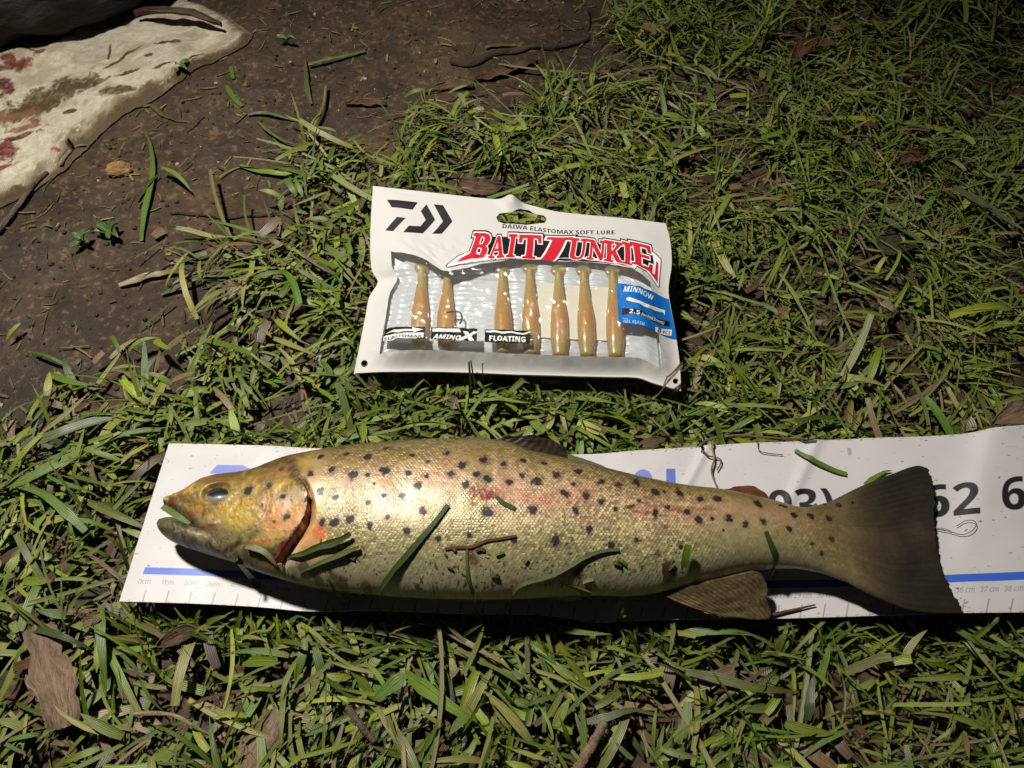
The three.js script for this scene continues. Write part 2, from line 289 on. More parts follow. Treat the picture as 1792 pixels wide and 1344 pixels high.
{
  const W = 2048, H = 512, c = canvasOf(W, H), x = c.getContext('2d'), r = rng(5);
  x.fillStyle = '#c6c2c3'; x.fillRect(0, 0, W, H);
  const flat = (u, v) => { const a = matBot(u), b = matTop(u); return a.lerp(b, v); };
  const map = (px, py) => { const [u, v] = pkInv(flat, px, py); return [u * W, (1 - v) * H]; };
  const { poly, word } = printer(x, map);
  const blue = '#2f5fc6', soft = '#6f7fca', ink = '#17151a';
  const uv = (u, v) => [u * W, (1 - v) * H];
  // blue rule along the lower edge
  const ruleV = map(238, 992)[1], ruleV2 = map(238, 1004)[1];
  x.fillStyle = blue; x.beginPath(); x.moveTo(.012 * W, ruleV); x.lineTo(W, ruleV + 2); x.lineTo(W, ruleV2 + 2); x.lineTo(.012 * W, ruleV2); x.fill();
  // centimetre ticks and figures
  const cm0 = map(253, 1040), cm38 = map(1774, 1045), tick0 = map(250, 1032)[1], tick1 = map(248, 1052)[1], fig = map(250, 1022)[1];
  for (let k = 0; k < 56; k++) {
    const X = cm0[0] + (cm38[0] - cm0[0]) / 38 * k;
    x.setTransform(1, 0, 0, 1, 0, 0); x.strokeStyle = '#8d8687'; x.lineWidth = 2; x.beginPath(); x.moveTo(X, tick0); x.lineTo(X, tick1 + 12); x.stroke();
    x.setTransform(1, 0, 0, 1.75, X - 17, fig); x.font = '11px sans-serif'; x.fillStyle = '#8a8486'; x.fillText(k < 5 ? `${k}cm` : `${k} cm`, 0, 0);
  }
  // blue lettering, mostly under the fish
  poly([[367, 829], [380, 814], [425, 814], [441, 822], [446, 832], [440, 840], [432, 832]], soft);
  word('P', 348, 870, 440, 870, 76, 'italic bold SZ sans-serif', null);
  poly(Array.from({ length: 24 }, (_, i) => { const a = Math.PI * i / 12; return [1125 + 17 * Math.cos(a), 841 + 19 * Math.sin(a)]; }), soft);
  poly([[1166, 820], [1182, 820], [1183, 870], [1166, 870]], '#5a6cc0');
  poly([[560, 815], [600, 815], [590, 870], [550, 870]], soft);
  // telephone number
  word('03)', 1343, 914, 1464, 909, 80, 'bold SZ sans-serif', ink); word('5162', 1512, 906, 1718, 899, 80, 'bold SZ sans-serif', ink);
  word('6', 1752, 892, 1799, 890, 82, 'bold SZ sans-serif', ink);
  word('123', 1806, 890, 1950, 884, 82, 'bold SZ sans-serif', null);
  // mud specks, smears and a brown edge
  x.setTransform(1, 0, 0, 1, 0, 0);
  for (let k = 0; k < 1100; k++) { const X = r() * W, Y = r() * H, s = .5 + r() * r() * 2.4; x.fillStyle = `rgba(${84 + r() * 30},${76 + r() * 26},${62 + r() * 26},${.2 + r() * .55})`; x.beginPath(); x.ellipse(X, Y, s * .8, s * 1.4, r() * 3, 0, 7); x.fill(); }
  for (let k = 0; k < 60; k++) { const [X, Y] = uv(r(), r()); x.strokeStyle = `rgba(120,105,85,${.15 + r() * .3})`; x.lineWidth = .8 + r(); x.beginPath(); x.moveTo(X, Y); x.quadraticCurveTo(X + (r() - .5) * 30, Y + (r() - .5) * 40, X + (r() - .5) * 50, Y + (r() - .5) * 60); x.stroke(); }
  for (let k = 0; k < 900; k++) { const top = r() < .5, s = .6 + r() * 1.8, Y = top ? r() * r() * 9 : H - r() * r() * 9; x.fillStyle = `rgba(${100 + r() * 40},${80 + r() * 30},${45 + r() * 20},${.2 + r() * .5})`; x.fillRect(r() * W, Y, s * 2, s); }
  poly([[1483, 783], [1490, 783], [1491, 795], [1485, 798]], 'rgba(120,80,70,.35)');
  poly([[1400, 768], [1415, 770], [1430, 771], [1428, 776], [1410, 776]], '#2a2530');
  const bump = dataTex(512, 128, (i, j) => grey(120 + 60 * (tileNoise(i, j * 4, 512, [20, 50, 110], 71) - .5) + 8 * hash(i, j, 3)), false);
  const m = new THREE.MeshPhysicalMaterial({ map: canvasTex(c), roughness: .55, bumpMap: bump, bumpScale: .0004, clearcoat: .12, clearcoatRoughness: .3 });
  single('measuring_mat', sheet(matHeights, 420, 60, .0006), m, 'white printed measuring mat with blue rule and telephone number under the trout', 'measuring mat');
}

// ---------------------------------------------------------------- the trout
const fishMap = (() => {
  const W = 2048, H = 640, Xa = noseX - .012, Xb = px2x(1720), Za = -.195, Zb = -.080;
  const col = new Float32Array(W * H * 3), bmp = new Float32Array(W * H), rgh = new Float32Array(W * H), met = new Float32Array(W * H).fill(1);
  const X = i => Xa + (Xb - Xa) * (i + .5) / W, Zj = j => Za + (Zb - Za) * (j + .5) / H;
  const ramp = [[-1.2, [78, 62, 34]], [-.85, [112, 94, 54]], [-.6, [146, 126, 78]], [-.25, [180, 154, 114]], [.1, [178, 158, 116]], [.45, [164, 152, 106]], [.75, [164, 156, 118]], [1.0, [176, 170, 146]], [1.3, [170, 162, 140]]];
  const rampAt = t => { let k = 0; while (k < ramp.length - 2 && t > ramp[k + 1][0]) k++; return mix3(ramp[k][1], ramp[k + 1][1], clamp((t - ramp[k][0]) / (ramp[k + 1][0] - ramp[k][0]))); };
  const tailOlive = [122, 104, 66];
  for (let i = 0; i < W; i++) {
    const x = X(i), a = backLine(x), b = bellyLine(x), c = (a + b) / 2, h = (b - a) / 2;
    const rear = smooth(px2x(1150), px2x(1480), x), head = smooth(headFrom - .001, headFrom - .012, x);
    for (let j = 0; j < H; j++) {
      const z = Zj(j), t = (z - c) / h, k = j * W + i;
      const warp = (fbm(x * 60, z * 60, 81, 3) - .5) * .5;
      let q = rampAt(t + warp * .6);
      q = mix3(q, tailOlive, rear * (.35 + .25 * (1 - Math.abs(t)))); q = mix3(q, mix3(mix3([70, 58, 36], [17, 14, 10], smooth(px2x(1460), px2x(1580), x)), mix3([108, 92, 58], [38, 32, 22], smooth(px2x(1460), px2x(1590), x)), clamp(.15 + .6 * fbm(x * 30 + 9, t * 60, 86, 3) + .3 * (fbm(x * 130, z * 130, 88, 3) - .4) + .04 * Math.sin(t * 120))), smooth(px2x(1390), px2x(1500), x + .006 * (fbm(x * 90, z * 300, 85, 2) - .5)) * .9);
      // scales
      const s = x / .00150 + 1.6 * fbm(x * 70, z * 70, 82, 2), r = z / .00104 + 1.2 * fbm(x * 60, z * 60, 90, 2), jr = Math.floor(r), fr = r - jr - .5, off = (jr & 1) * .5, sx = s + off - 1.15 * fr * fr, id = Math.floor(sx), f = sx - id;
      const body = smooth(headFrom - .003, headFrom + .004, x + (z - opercle[3][1]) * 0), v = hash(id, jr, 60);
      const edge = (1 - smooth(.0, .24, f)) + .35 * (1 - smooth(.34, .5, .5 - Math.abs(fr)) * 1);
      const wgt = body * (1 - .4 * rear) * (1 - smooth(px2x(1440), px2x(1500), x)) * lerp(clamp(2.6 * fbm(x * 30, z * 34, 84, 3) - .55, .12, 1.35), .2, smooth(.5, .95, t));
      const g = 1 + wgt * ((v - .5) * .26 - .20 * clamp(1 - f * 3.2) * (t < -.3 ? 1.8 : 1)) + (fbm(x * 900, z * 900, 83, 2) - .5) * .22;
      q = [q[0] * g, q[1] * g, q[2] * g];
      // pink wash along the side
      const pink = smooth(.35, .75, fbm(x * 70, z * 150, 87, 3)) * Math.exp(-Math.pow((t + .12) / .28, 2)) * (1 - head) * (1 - rear * .7);
      q = mix3(q, [184, 122, 100], pink * .45);
      if (head > 0) {
        let hq = mix3([92, 72, 36], [158, 128, 58], smooth(-.95, -.2, t + warp));
        hq = mix3(hq, [104, 92, 58], smooth(.35, .75, t + warp * .7));
        const n = 1 + (fbm(x * 420, z * 420, 91, 4) - .5) * .75; hq = [hq[0] * n, hq[1] * n, hq[2] * n];
        q = mix3(q, hq, head);
      }
      col[k * 3] = q[0]; col[k * 3 + 1] = q[1]; col[k * 3 + 2] = q[2];
      bmp[k] = .5 + wgt * (.17 * (smooth(0, .75, f) - smooth(.82, 1, f)) * (1 - 1.2 * fr * fr) + .26 * (v - .5) + .22 * (hash(id, jr, 68) - .5) * (f - .5) + .30 * (hash(id, jr, 69) - .5) * fr) + (fbm(x * 500, z * 500, 95, 3) - .5) * (.16 + .9 * head);
      rgh[k] = .42 + .30 * (v - .5) * wgt + .25 * (fbm(x * 120, z * 120, 97, 3) - .5);
    }
  }
  const stamp = (P, rx, rz, rot, c, strength, rough = .35, soft = .25, nf = 600, seed = 0) => {
    const R = Math.max(rx, rz) * 1.9, i0 = Math.max(0, Math.floor((P.x - R - Xa) / (Xb - Xa) * W)), i1 = Math.min(W - 1, Math.ceil((P.x + R - Xa) / (Xb - Xa) * W)), j0 = Math.max(0, Math.floor((P.z - R - Za) / (Zb - Za) * H)), j1 = Math.min(H - 1, Math.ceil((P.z + R - Za) / (Zb - Za) * H)), cs = Math.cos(rot), sn = Math.sin(rot);
    for (let j = j0; j <= j1; j++) for (let i = i0; i <= i1; i++) {
      const x = X(i), z = Zj(j), dx = x - P.x, dz = z - P.z, a = (dx * cs + dz * sn) / rx, b = (-dx * sn + dz * cs) / rz;
      const d = Math.hypot(a, b) + (fbm(x * nf, z * nf, 101 + seed, 3) - .5) * 2 * rough, w = strength * (1 - smooth(1 - soft, 1 + soft, d));
      if (w > 0) { const k = (j * W + i) * 3; for (let n = 0; n < 3; n++) col[k + n] = lerp(col[k + n], c[n], w); if (c[0] < 60 && nf === 900) { rgh[k / 3] = lerp(rgh[k / 3], .72, w); met[k / 3] = Math.min(met[k / 3], 1 - w); } }
    }
  };
  const stroke = (pts, w, c, strength, rough = .5, nf = 500) => { for (let s = 1; s < pts.length; s++) { const n = Math.max(2, Math.ceil(Math.hypot(pts[s][0] - pts[s - 1][0], pts[s][1] - pts[s - 1][1]) / w / 1.0)); for (let i = 0; i < n; i++) { const p = onFish(lerp(pts[s - 1][0], pts[s][0], i / n), lerp(pts[s - 1][1], pts[s][1], i / n)); stamp(p, w * .00027, w * .00027, 0, c, strength, rough, .3, nf); } } };
  const PX = .000245;
  // head colours
  const h = (x, y, rx, rz, c, s, rough = .5, soft = .5) => stamp(onFish(...ZH(x, y)), rx / 5.6 * PX, rz / 5.6 * PX, 0, c, s, rough, soft, 300);
  h(880, 640, 250, 170, [184, 148, 56], .6); h(820, 740, 180, 120, [178, 156, 66], .5); h(470, 650, 150, 90, [160, 122, 48], .5);
  h(1250, 280, 260, 90, [120, 90, 38], .7); h(1350, 640, 210, 190, [208, 156, 104], .7); h(1300, 770, 200, 120, [206, 140, 86], .5); h(1400, 500, 170, 90, [186, 166, 140], .7); h(1270, 640, 60, 70, [204, 106, 62], .35); h(1350, 590, 60, 40, [222, 196, 170], .5);
  h(1150, 620, 40, 180, [170, 128, 100], .45); h(1050, 830, 60, 40, [96, 90, 56], .6); h(1200, 900, 260, 60, [190, 160, 90], .6); h(1360, 850, 110, 16, [170, 78, 48], .45, .8); h(1060, 950, 140, 18, [176, 92, 58], .5);
  h(500, 880, 260, 90, [120, 110, 84], .8); h(380, 830, 70, 60, [56, 44, 32], .75, .6); h(430, 880, 40, 50, [40, 34, 26], .7, .6); h(240, 830, 140, 80, [86, 76, 52], .8); h(650, 950, 300, 60, [140, 126, 98], .7); h(620, 930, 14, 70, [60, 44, 34], .7);
  h(560, 790, 110, 45, [158, 104, 70], .75); h(400, 700, 90, 36, [150, 84, 66], .7); h(235, 575, 60, 32, [124, 60, 46], .85); h(610, 640, 60, 40, [110, 72, 44], .5); h(640, 570, 40, 12, [60, 44, 26], .8, .6); h(430, 545, 60, 10, [76, 50, 24], .7, .6); h(540, 640, 14, 60, [86, 62, 28], .6);
  h(300, 520, 120, 60, [104, 78, 36], .6); h(820, 470, 90, 90, [150, 138, 92], .5); h(760, 300, 130, 26, [92, 66, 36], .6); h(1090, 470, 30, 100, [110, 84, 52], .35);
  for (let k = 0; k < 26; k++) { const x = 800 + (k % 9) * 34 + (k * 37 % 20), y = 560 + Math.floor(k / 9) * 60 + (k * 53 % 30); stamp(onFish(...ZH(x, y)), 3.4 * PX, .7 * PX, .5, [130, 92, 34], .6, .3, .3); }
  { const r = rng(31); for (let k = 0; k < 90; k++) { const x = 90 + r() * 560, y = 720 + x * .16 + r() * 210, dk = r() < .6; stamp(at(...ZH(x, y), .044), (1 + r() * 5) * PX, (.6 + r() * 2) * PX, .4 + r(), dk ? [58, 48, 32] : [150, 140, 108], dk ? .5 : .35, .9, .5, 900, k); } for (let k = 0; k < 150; k++) { const x = 260 + r() * 1150, y = 360 + r() * 600, dk = r() < .6; stamp(onFish(...ZH(x, y)), (1 + r() * 4.5) * PX, (.6 + r() * 1.6) * PX, .5 + r(), dk ? [84, 66, 34] : [206, 182, 118], dk ? .35 : .3, .9, .5, 900, k); } }
  h(250, 560, 90, 60, [104, 62, 42], .7); for (const q of [[296, 880], [300, 876], [297, 887]]) stamp(at(...q, .042), 9 * PX, 7 * PX, .3, [78, 50, 34], .6, .6, .5); h(420, 500, 200, 60, [110, 84, 40], .6); h(700, 340, 220, 50, [112, 86, 42], .6); h(520, 560, 120, 60, [132, 104, 46], .5); h(900, 880, 200, 50, [128, 116, 70], .6); h(640, 860, 160, 60, [116, 106, 76], .6);
  // gill slit, blood, shoulder
  stroke([[548, 880], [536, 925], [512, 952], [484, 976], [466, 988]], 5, [62, 14, 12], .55, .9, 700);
  stroke([[505, 962], [485, 982], [468, 994]], 6, [128, 22, 18], .5, .9, 600); stroke([[500, 980], [487, 992], [476, 1000]], 7, [190, 60, 46], .5, .9, 600); stroke([[540, 925], [520, 962], [505, 985]], 10, [214, 178, 150], .8);
  stroke([[556, 930], [545, 952], [530, 964]], 20, [212, 160, 96], .6); stroke([[562, 918], [555, 940]], 9, [206, 112, 62], .55); stroke([[548, 850], [552, 880], [546, 905]], 11, [206, 156, 104], .6);
  stroke([[505, 806], [520, 836], [538, 856]], 9, [74, 52, 26], .6);
  // belly skin by the throat
  for (const [a, b, c, d] of [[560, 1010, 60, 18], [620, 1025, 50, 14], [500, 1000, 40, 14]]) stamp(onFish(a, b), c * PX, d * PX, .2, [160, 152, 124], .7, .5, .5, 300);
  for (const [a, b] of [[548, 1003], [585, 1010], [600, 1022], [530, 992], [560, 1020], [640, 1026]]) stamp(onFish(a, b), 9 * PX, 6 * PX, .3, [84, 70, 46], .7, .6, .4);
  // red scrapes
  stroke([[826, 862], [850, 864], [885, 870]], 8, [134, 46, 30], .22, 1.3, 900); stamp(onFish(862, 866), 9 * PX, 7 * PX, 0, [96, 20, 16], .9, .5);
  stroke([[906, 866], [930, 868]], 11, [164, 100, 80], .12, 1.3, 900); stroke([[945, 872], [962, 885]], 9, [164, 88, 66], .13, 1.3, 900); stroke([[700, 845], [640, 848], [590, 836]], 12, [170, 112, 80], .12, 1.3, 900);
  stroke([[1105, 894], [1140, 899]], 2.6, [146, 62, 42], .28, 1.0, 900); stroke([[1165, 895], [1250, 890]], 3, [146, 72, 50], .2, 1.1, 900); stroke([[1010, 900], [1050, 910]], 11, [164, 116, 88], .1, 1.3, 900);
  // spots
  const sp = (zoom, list) => list.forEach(([x, y, s = 1, e = 1, c], n) => { const p = onFish(...zoom(x, y)), r = (4.9 + .9 * Math.sin(n * 7.3)) * s * PX; stamp(p, r * e * 1.5, r * 1.5 / e, n, c || [104, 76, 60], .4, .6, .5, 700, n); stamp(p, r * e, r / e, n, c || [22, 13, 15], .97, .75, .28, 900, n); });
  sp(Z2, [[1155, 190], [1300, 175, .9], [1422, 190], [1520, 142, .8], [1668, 180, 1.1], [1100, 283, 1.2], [1220, 263, 1.2], [1340, 290, 1.35], [1418, 292, .6], [1515, 265, 1.4], [1645, 278, 1.2], [1748, 300, 1.1], [1455, 340, .5], [1698, 350], [1155, 380, 1], [1240, 420, .8], [1420, 445, .9], [1510, 405, .9], [1615, 410, 1.25], [1165, 555, 1.1, .8], [1235, 560, 1.1, .8], [1318, 540, 1.1], [1430, 575, 1.1, .8], [1533, 530, 1.1], [1727, 492, 1, .8], [1638, 605, .9, .8], [935, 258, .7, 1, [92, 40, 24]], [750, 380, 1.2, 1, [34, 30, 18]], [865, 350, 1.1, 1, [58, 60, 56]], [945, 412, 1.1, 1, [34, 30, 30]], [825, 460, .6, 1, [110, 40, 30]], [965, 527, 1, 1, [48, 40, 24]], [895, 555, .45, 1, [110, 60, 30]], [1085, 430, .9]]);
  sp(Z3, [[260, 172], [350, 235, 1.1], [473, 208, 1.25], [580, 232, 1.1], [690, 210, 1.1, 1.2], [805, 225, 1.1], [155, 215, .7, 1, [50, 56, 50]], [283, 287, 1.2], [432, 287, .9], [492, 312, 1.3], [365, 347, 1.35, .9], [613, 332, 1.3, .9], [687, 295, 1.1], [765, 328, 1.4], [878, 290, 1.15], [1000, 270, 1.1], [97, 350, 1], [970, 343, .8], [1130, 328, 1.3, 1.2], [1225, 345, 1.1], [1320, 330, 1.3, 1.2], [922, 395, 1.2, .75], [1040, 412, 1.25, .75], [1130, 440, 1.1], [265, 470, 1.1], [125, 492, 1.1, .8], [492, 502, 1.35], [742, 488, 1.35], [985, 490, 1.2, .9], [1205, 487, .95], [1340, 435, .8, 1, [70, 44, 36]], [1290, 470, .7, 1.4, [64, 50, 34]], [1428, 387, 1.1], [1563, 390, 1.3, 1.3], [1680, 425, 1.3, 1.2], [1775, 425, 1.2], [1500, 470, 1.1], [1605, 497, 1.1], [1432, 500, 1.1, .7], [1675, 545, 1], [38, 607, 1], [215, 648, .9], [390, 630, 1], [635, 655, .9, .8], [873, 655, 1.2, .8], [1060, 597, 1], [1185, 685, .9], [1330, 660, 1.1, 1.2], [1440, 727, 1, 1, [110, 70, 62]], [1570, 695, .8], [1492, 580, .6, 1, [110, 80, 60]], [1000, 840, 1, 1, [70, 56, 36]], [1480, 385, .5]]);
  sp(Z4, [[80, 490, 1.2, 1.3], [305, 518, 1.2, 1.3], [140, 600, 1], [233, 630, 1.1], [333, 617, 1.2], [478, 660, 1.1], [505, 580, 1], [597, 585, 1], [697, 600, 1], [740, 540, .9], [675, 520, .6], [820, 525, .6], [610, 740, .8, 1, [70, 50, 32]], [715, 715, .8, 1, [70, 50, 32]], [660, 795, .5, 1, [70, 50, 32]], [45, 600, .6], [440, 528, 1, 1.6], [110, 665, .5]]);
  // caked dirt on the belly
  const r = rng(77);
  for (let k = 0; k < 260; k++) { const px = 560 + r() * 640, py = lerp(930, 1030, Math.sqrt(r())), p = onFish(px, py - (px > 1080 ? 20 : 0)); stamp(p, (.8 + r() * r() * 5) * PX, (.5 + r() * 1.2) * PX, r() * 3, r() < .3 ? [64, 74, 34] : [72, 56, 36], .75, .6, .3); }
  stroke([[1165, 985], [1168, 1000], [1172, 1018]], 7, [72, 52, 38], .5, 1.1, 500); stroke([[830, 960], [826, 975], [835, 985]], 8, [86, 66, 42], .4, 1.2, 500);
  for (let k = 0; k < 40; k++) { const p = onFish(300 + r() * 160, 850 + r() * 120); stamp(p, (1 + r() * 3) * PX, (.5 + r()) * PX, r() * 3, [60, 52, 30], .6, .6, .3); }
  const map = dataTex(W, H, (i, j) => { const k = (j * W + i) * 3; return [col[k], col[k + 1], col[k + 2]]; }, true, false);
  const bump = dataTex(W, H, (i, j) => grey(255 * clamp(bmp[j * W + i])), false, false), rough = dataTex(W, H, (i, j) => { const hd = smooth(headFrom - .001, headFrom - .010, X(i)), fl = smooth(px2x(1390), px2x(1500), X(i)); return [0, 255 * clamp(rgh[j * W + i] + 0.12 * hd + .22 * fl, .2, .9), 255 * lerp(.19, .04, Math.max(hd, fl)) * met[j * W + i]]; }, false, false);
  return { map, bump, rough, uv: (x, z) => [(x - Xa) / (Xb - Xa), (z - Za) / (Zb - Za)] };
})();
function flankLoft(x0, x1, back, belly, up, low, nx, nUp, nLow, detail, tail, nt = 0) {
  const P = [], UV = [], I = [], R = nUp + nLow;
  for (let i = 0; i <= nx; i++) {
    const e = i / nx, x = lerp(x0, x1, e), a = back(x), b = belly(x), c = (a + b) / 2, h = (b - a) / 2 * .968;
    for (let j = 0; j < R; j++) {
      const upper = j <= nUp, th = upper ? j / nUp * Math.PI : Math.PI + (j - nUp) / nLow * Math.PI, t = -Math.cos(th), z = c + h * t, k = Math.pow(Math.max(0, 1 - Math.pow(Math.abs(t), 2.5)), .55);
      const y = upper ? FC + up(x) * k + (detail ? detail(x, z) * smooth(0, .35, k) * smooth(x1, x1 - .02, x) : 0) : FC - low(x) * k;
      P.push(x, y, z); UV.push(...fishMap.uv(x, z));
    }
  }
  const endUp = up(x1), endLow = low(x1);
  for (let i = 1; i <= nt; i++) for (let j = 0; j < R; j++) {                      // the tail fin grows out of the last ring
    const upper = j <= nUp, th = upper ? j / nUp * Math.PI : Math.PI + (j - nUp) / nLow * Math.PI, t = -Math.cos(th), u = i / nt, p = tail(u, (1 - t) / 2, t), k = Math.pow(Math.max(0, 1 - Math.pow(Math.abs(t), lerp(2.5, 12, smooth(0, .4, u)))), lerp(.55, .5, u)), th2 = (upper ? endUp : -endLow) * Math.pow(1 - u, 2.3) + (upper ? .0005 : -.0004) * u;
    P.push(p.x, p.y + th2 * k, p.z); UV.push(...fishMap.uv(p.x, p.z));
  }
  const cut = nx; nx += nt;
  for (let i = 0; i < nx; i++) for (let j = 0; j < R; j++) { const a = i * R + j, b = i * R + (j + 1) % R; I.push(a, b, b + R, a, b + R, a + R); }
  for (const [o, s] of [[0, 1], [nx * R, -1]]) { const n = P.length / 3; let cx = 0, cy = 0, cz = 0; for (let j = 0; j < R; j++) { cx += P[(o + j) * 3] / R; cy += P[(o + j) * 3 + 1] / R; cz += P[(o + j) * 3 + 2] / R; } P.push(cx, cy, cz); UV.push(...fishMap.uv(cx, cz)); for (let j = 0; j < R; j++) s > 0 ? I.push(n, o + (j + 1) % R, o + j) : I.push(n, o + j, o + (j + 1) % R); }
  const g = new THREE.BufferGeometry(); g.setAttribute('position', new THREE.Float32BufferAttribute(P, 3)); g.setAttribute('uv', new THREE.Float32BufferAttribute(UV, 2)); g.setIndex(I); g.computeVertexNormals(); g.userData = { body: cut * R * 6 }; return g;
}
const trout = root('brown_trout', new THREE.Vector3(0, .021, -.13), 'dead brown trout with dark spots lying on its side across the mat', 'fish');
{
  const skin = new THREE.MeshPhysicalMaterial({ map: fishMap.map, bumpMap: fishMap.bump, bumpScale: .0006, roughnessMap: fishMap.rough, roughness: 1, metalnessMap: fishMap.rough, metalness: 1, clearcoat: .3, clearcoatRoughness: .34 });
  const low = x => Math.min(halfUp(x) * .9, FC - .0225);
  const endA = backLine(endX), endB = bellyLine(endX), ec = (endA + endB) / 2, eh = (endB - endA) / 2 * .968, S3 = l => spline(l.map(p => at(...p)));
  const baseLo = new THREE.Vector3(endX, FC, ec + eh), baseHi = new THREE.Vector3(endX, FC, ec - eh), tl = l => spline([baseLo, ...l.map(p => at(...p))]), th = l => spline([baseHi, ...l.map(p => at(...p))]);
  const tailPatch = coons(tl([[1501, 1029, .0375], [1544, 1050, .0360], [1598, 1069, .0325], [1686, 1073, .0270]]), th([[1513, 848, .0376], [1563, 828, .0376], [1607, 814, .037], [1625, 818, .036]]), v => baseLo.clone().lerp(baseHi, v), S3([[1686, 1073, .0270], [1672, 1045, .0285], [1655, 1015, .0305], [1641, 979, .032], [1635, 930, .032], [1633, 907, .032], [1635, 870, .033], [1631, 839, .034], [1625, 818, .036]]));
  const tailAt = (u, v) => { const rag = u > .9 ? (u - .9) * 10 * .0016 * (fbm(v * 60, 3, 187, 3) - .6) : 0, p = tailPatch(u, v); p.x += rag; p.y += smooth(.15, .5, u) * (.0016 * (fbm(u * 3, v * 4, 181, 2) - .5) + 0.00005 * Math.sin(v * 150 + 2 * fbm(u * 4, v * 9, 183, 2))); return p; };
  const whole = flankLoft(noseX, endX, backLine, bellyLine, halfUp, low, 860, 130, 26, fishDetail, tailAt, 110);
  const idx = whole.index.array, take = (a, b) => { const g = whole.clone(); g.setIndex(Array.from(idx.slice(a, b))); return g; }, nb = whole.userData.body;
  const shell = take(0, nb), tailGeo = take(nb, idx.length - 157 * 3 - 157 * 3 + 157 * 3);
  const main = shell;
  // lower jaw
  const jawX0 = at(...ZH(88, 770), FC).x, jawX1 = at(...ZH(900, 900), FC).x;
  const jawTop = curve1(plan([[88, 765], [110, 740], [180, 722], [250, 712], [320, 740], [430, 800], [600, 860], [900, 920]].map(p => ZH(...p))));
  const jawBot = curve1(plan([[88, 775], [105, 830], [150, 885], [220, 935], [350, 985], [600, 1065], [900, 1165]].map(p => ZH(...p))));
  const jx = v => at(...ZH(v, 800), FC).x, jawUp = curve1([[jx(88), .0012], [jx(130), .0048], [jx(250), .0072], [jx(450), .0096], [jx(650), .0098], [jx(900), .0050]]);
  const jaw = flankLoft(jawX0, jawX1, jawTop, jawBot, jawUp, x => jawUp(x) * .8, 160, 50, 16, (x, z) => .0008 * (fbm(x * 300, z * 300, 55, 3) - .5) - .0009 * Math.exp(-Math.pow(lineDist(jawLine, x, z), 2) / .8e-6));
  const body = mergeGeometries([main, jaw]);
  part('body', body, skin, trout); part('tail_fin', tailGeo, skin, trout);
  // eye: a sunken ball looking up past the back
  const eyeTex = dataTex(256, 128, (i, j) => {
    const d = j / 128, n = (hash(i >> 2, j >> 2, 8) - .5) * 14;                   // bands from the pupil outwards
    const q = d < .24 ? [20, 24, 32] : d < .30 ? mix3([20, 24, 32], [126, 120, 98], (d - .24) / .06) : d < .33 ? [130, 124, 104] : d < .45 ? [124, 126, 120] : [104, 106, 102];
    return [q[0] + n, q[1] + n, q[2] + n];
  }, true, true);
  const eg = new THREE.SphereGeometry(.0068, 40, 28); eg.scale(1, .42, .78); eg.rotateX(-.55); eg.rotateZ(.06); eg.translate(eyeAt.x, .0458, eyeAt.z - .0006);
  const ev = eg.attributes.uv; for (let k = 0; k < ev.count; k++) ev.setY(k, 1 - ev.getY(k));
  part('eye', eg, new THREE.MeshPhysicalMaterial({ map: eyeTex, roughness: .4, clearcoat: .9, clearcoatRoughness: .12 }), trout);
  // fins: rayed membranes between surveyed borders
  const finTex = (a, b, seed, rays) => dataTex(512, 256, (i, j) => {
    const v = j / 256, ray = Math.pow(.5 + .5 * Math.sin(v * rays * Math.PI * 2 + 1.2 * fbm(i / 60, v * 9, seed, 2)), 2), n = fbm(i / 22, j / 5, seed, 3), q = mix3(a, b, clamp(.22 * ray + 1.0 * (n - .25)));
    const m = .8 + .4 * fbm(i / 40, j / 30, seed + 9, 3); return [q[0] * m, q[1] * m, q[2] * m];
  }, true, false);
  const fin = (name, bottom, top, left, right, nu, nv, thick, rays, amp, seed, dark, light, rag = 0) => {
    const S = l => spline(l.map(p => at(...p)));
    const f = coons(S(bottom), S(top), S(left), S(right));
    const g = sheet((u, v) => { const e = u > .93 ? 1 + rag * (hash(Math.round(v * nv), 3, seed) - .5) * (u - .93) / .07 : 1, p = f(clamp(u * e), v); p.y += amp * Math.sin(v * rays * Math.PI * 2) * smooth(0, .3, u) + .004 * (fbm(u * 3, v * 3, seed, 2) - .5) * smooth(.4, .8, u); return p; }, nu, nv, (u) => lerp(thick, .0005, u));
    part(name, g, new THREE.MeshPhysicalMaterial({ map: finTex(dark, light, seed, rays), roughness: .45, clearcoat: .3, clearcoatRoughness: .3, transmission: .22, thickness: 0, side: THREE.DoubleSide }), trout);
  };
  // u runs from the body outwards, v from the lower border to the upper one
  fin('anal_fin', [[1158, 1040, .036], [1180, 1051, .035], [1215, 1064, .034], [1260, 1076, .032]], [[1320, 1000, .040], [1336, 1010, .038], [1342, 1030, .034], [1343, 1050, .031]], [[1158, 1040, .036], [1230, 1022, .040], [1320, 1000, .040]], [[1260, 1076, .032], [1300, 1083, .028], [1347, 1081, .026], [1343, 1050, .031]], 50, 70, .002, 17, .0002, 5, [88, 74, 48], [150, 130, 88], .0);
  fin('adipose_fin', [[1256, 862, .042], [1262, 858, .042], [1270, 855, .041], [1278, 853, .040]], [[1345, 878, .040], [1346, 873, .040], [1342, 866, .039], [1332, 858, .038]], [[1256, 862, .042], [1300, 869, .041], [1345, 878, .040]], [[1278, 853, .040], [1296, 849, .038], [1318, 850, .038], [1332, 858, .038]], 20, 30, .003, 2, 0, 7, [92, 52, 30], [128, 78, 46]);
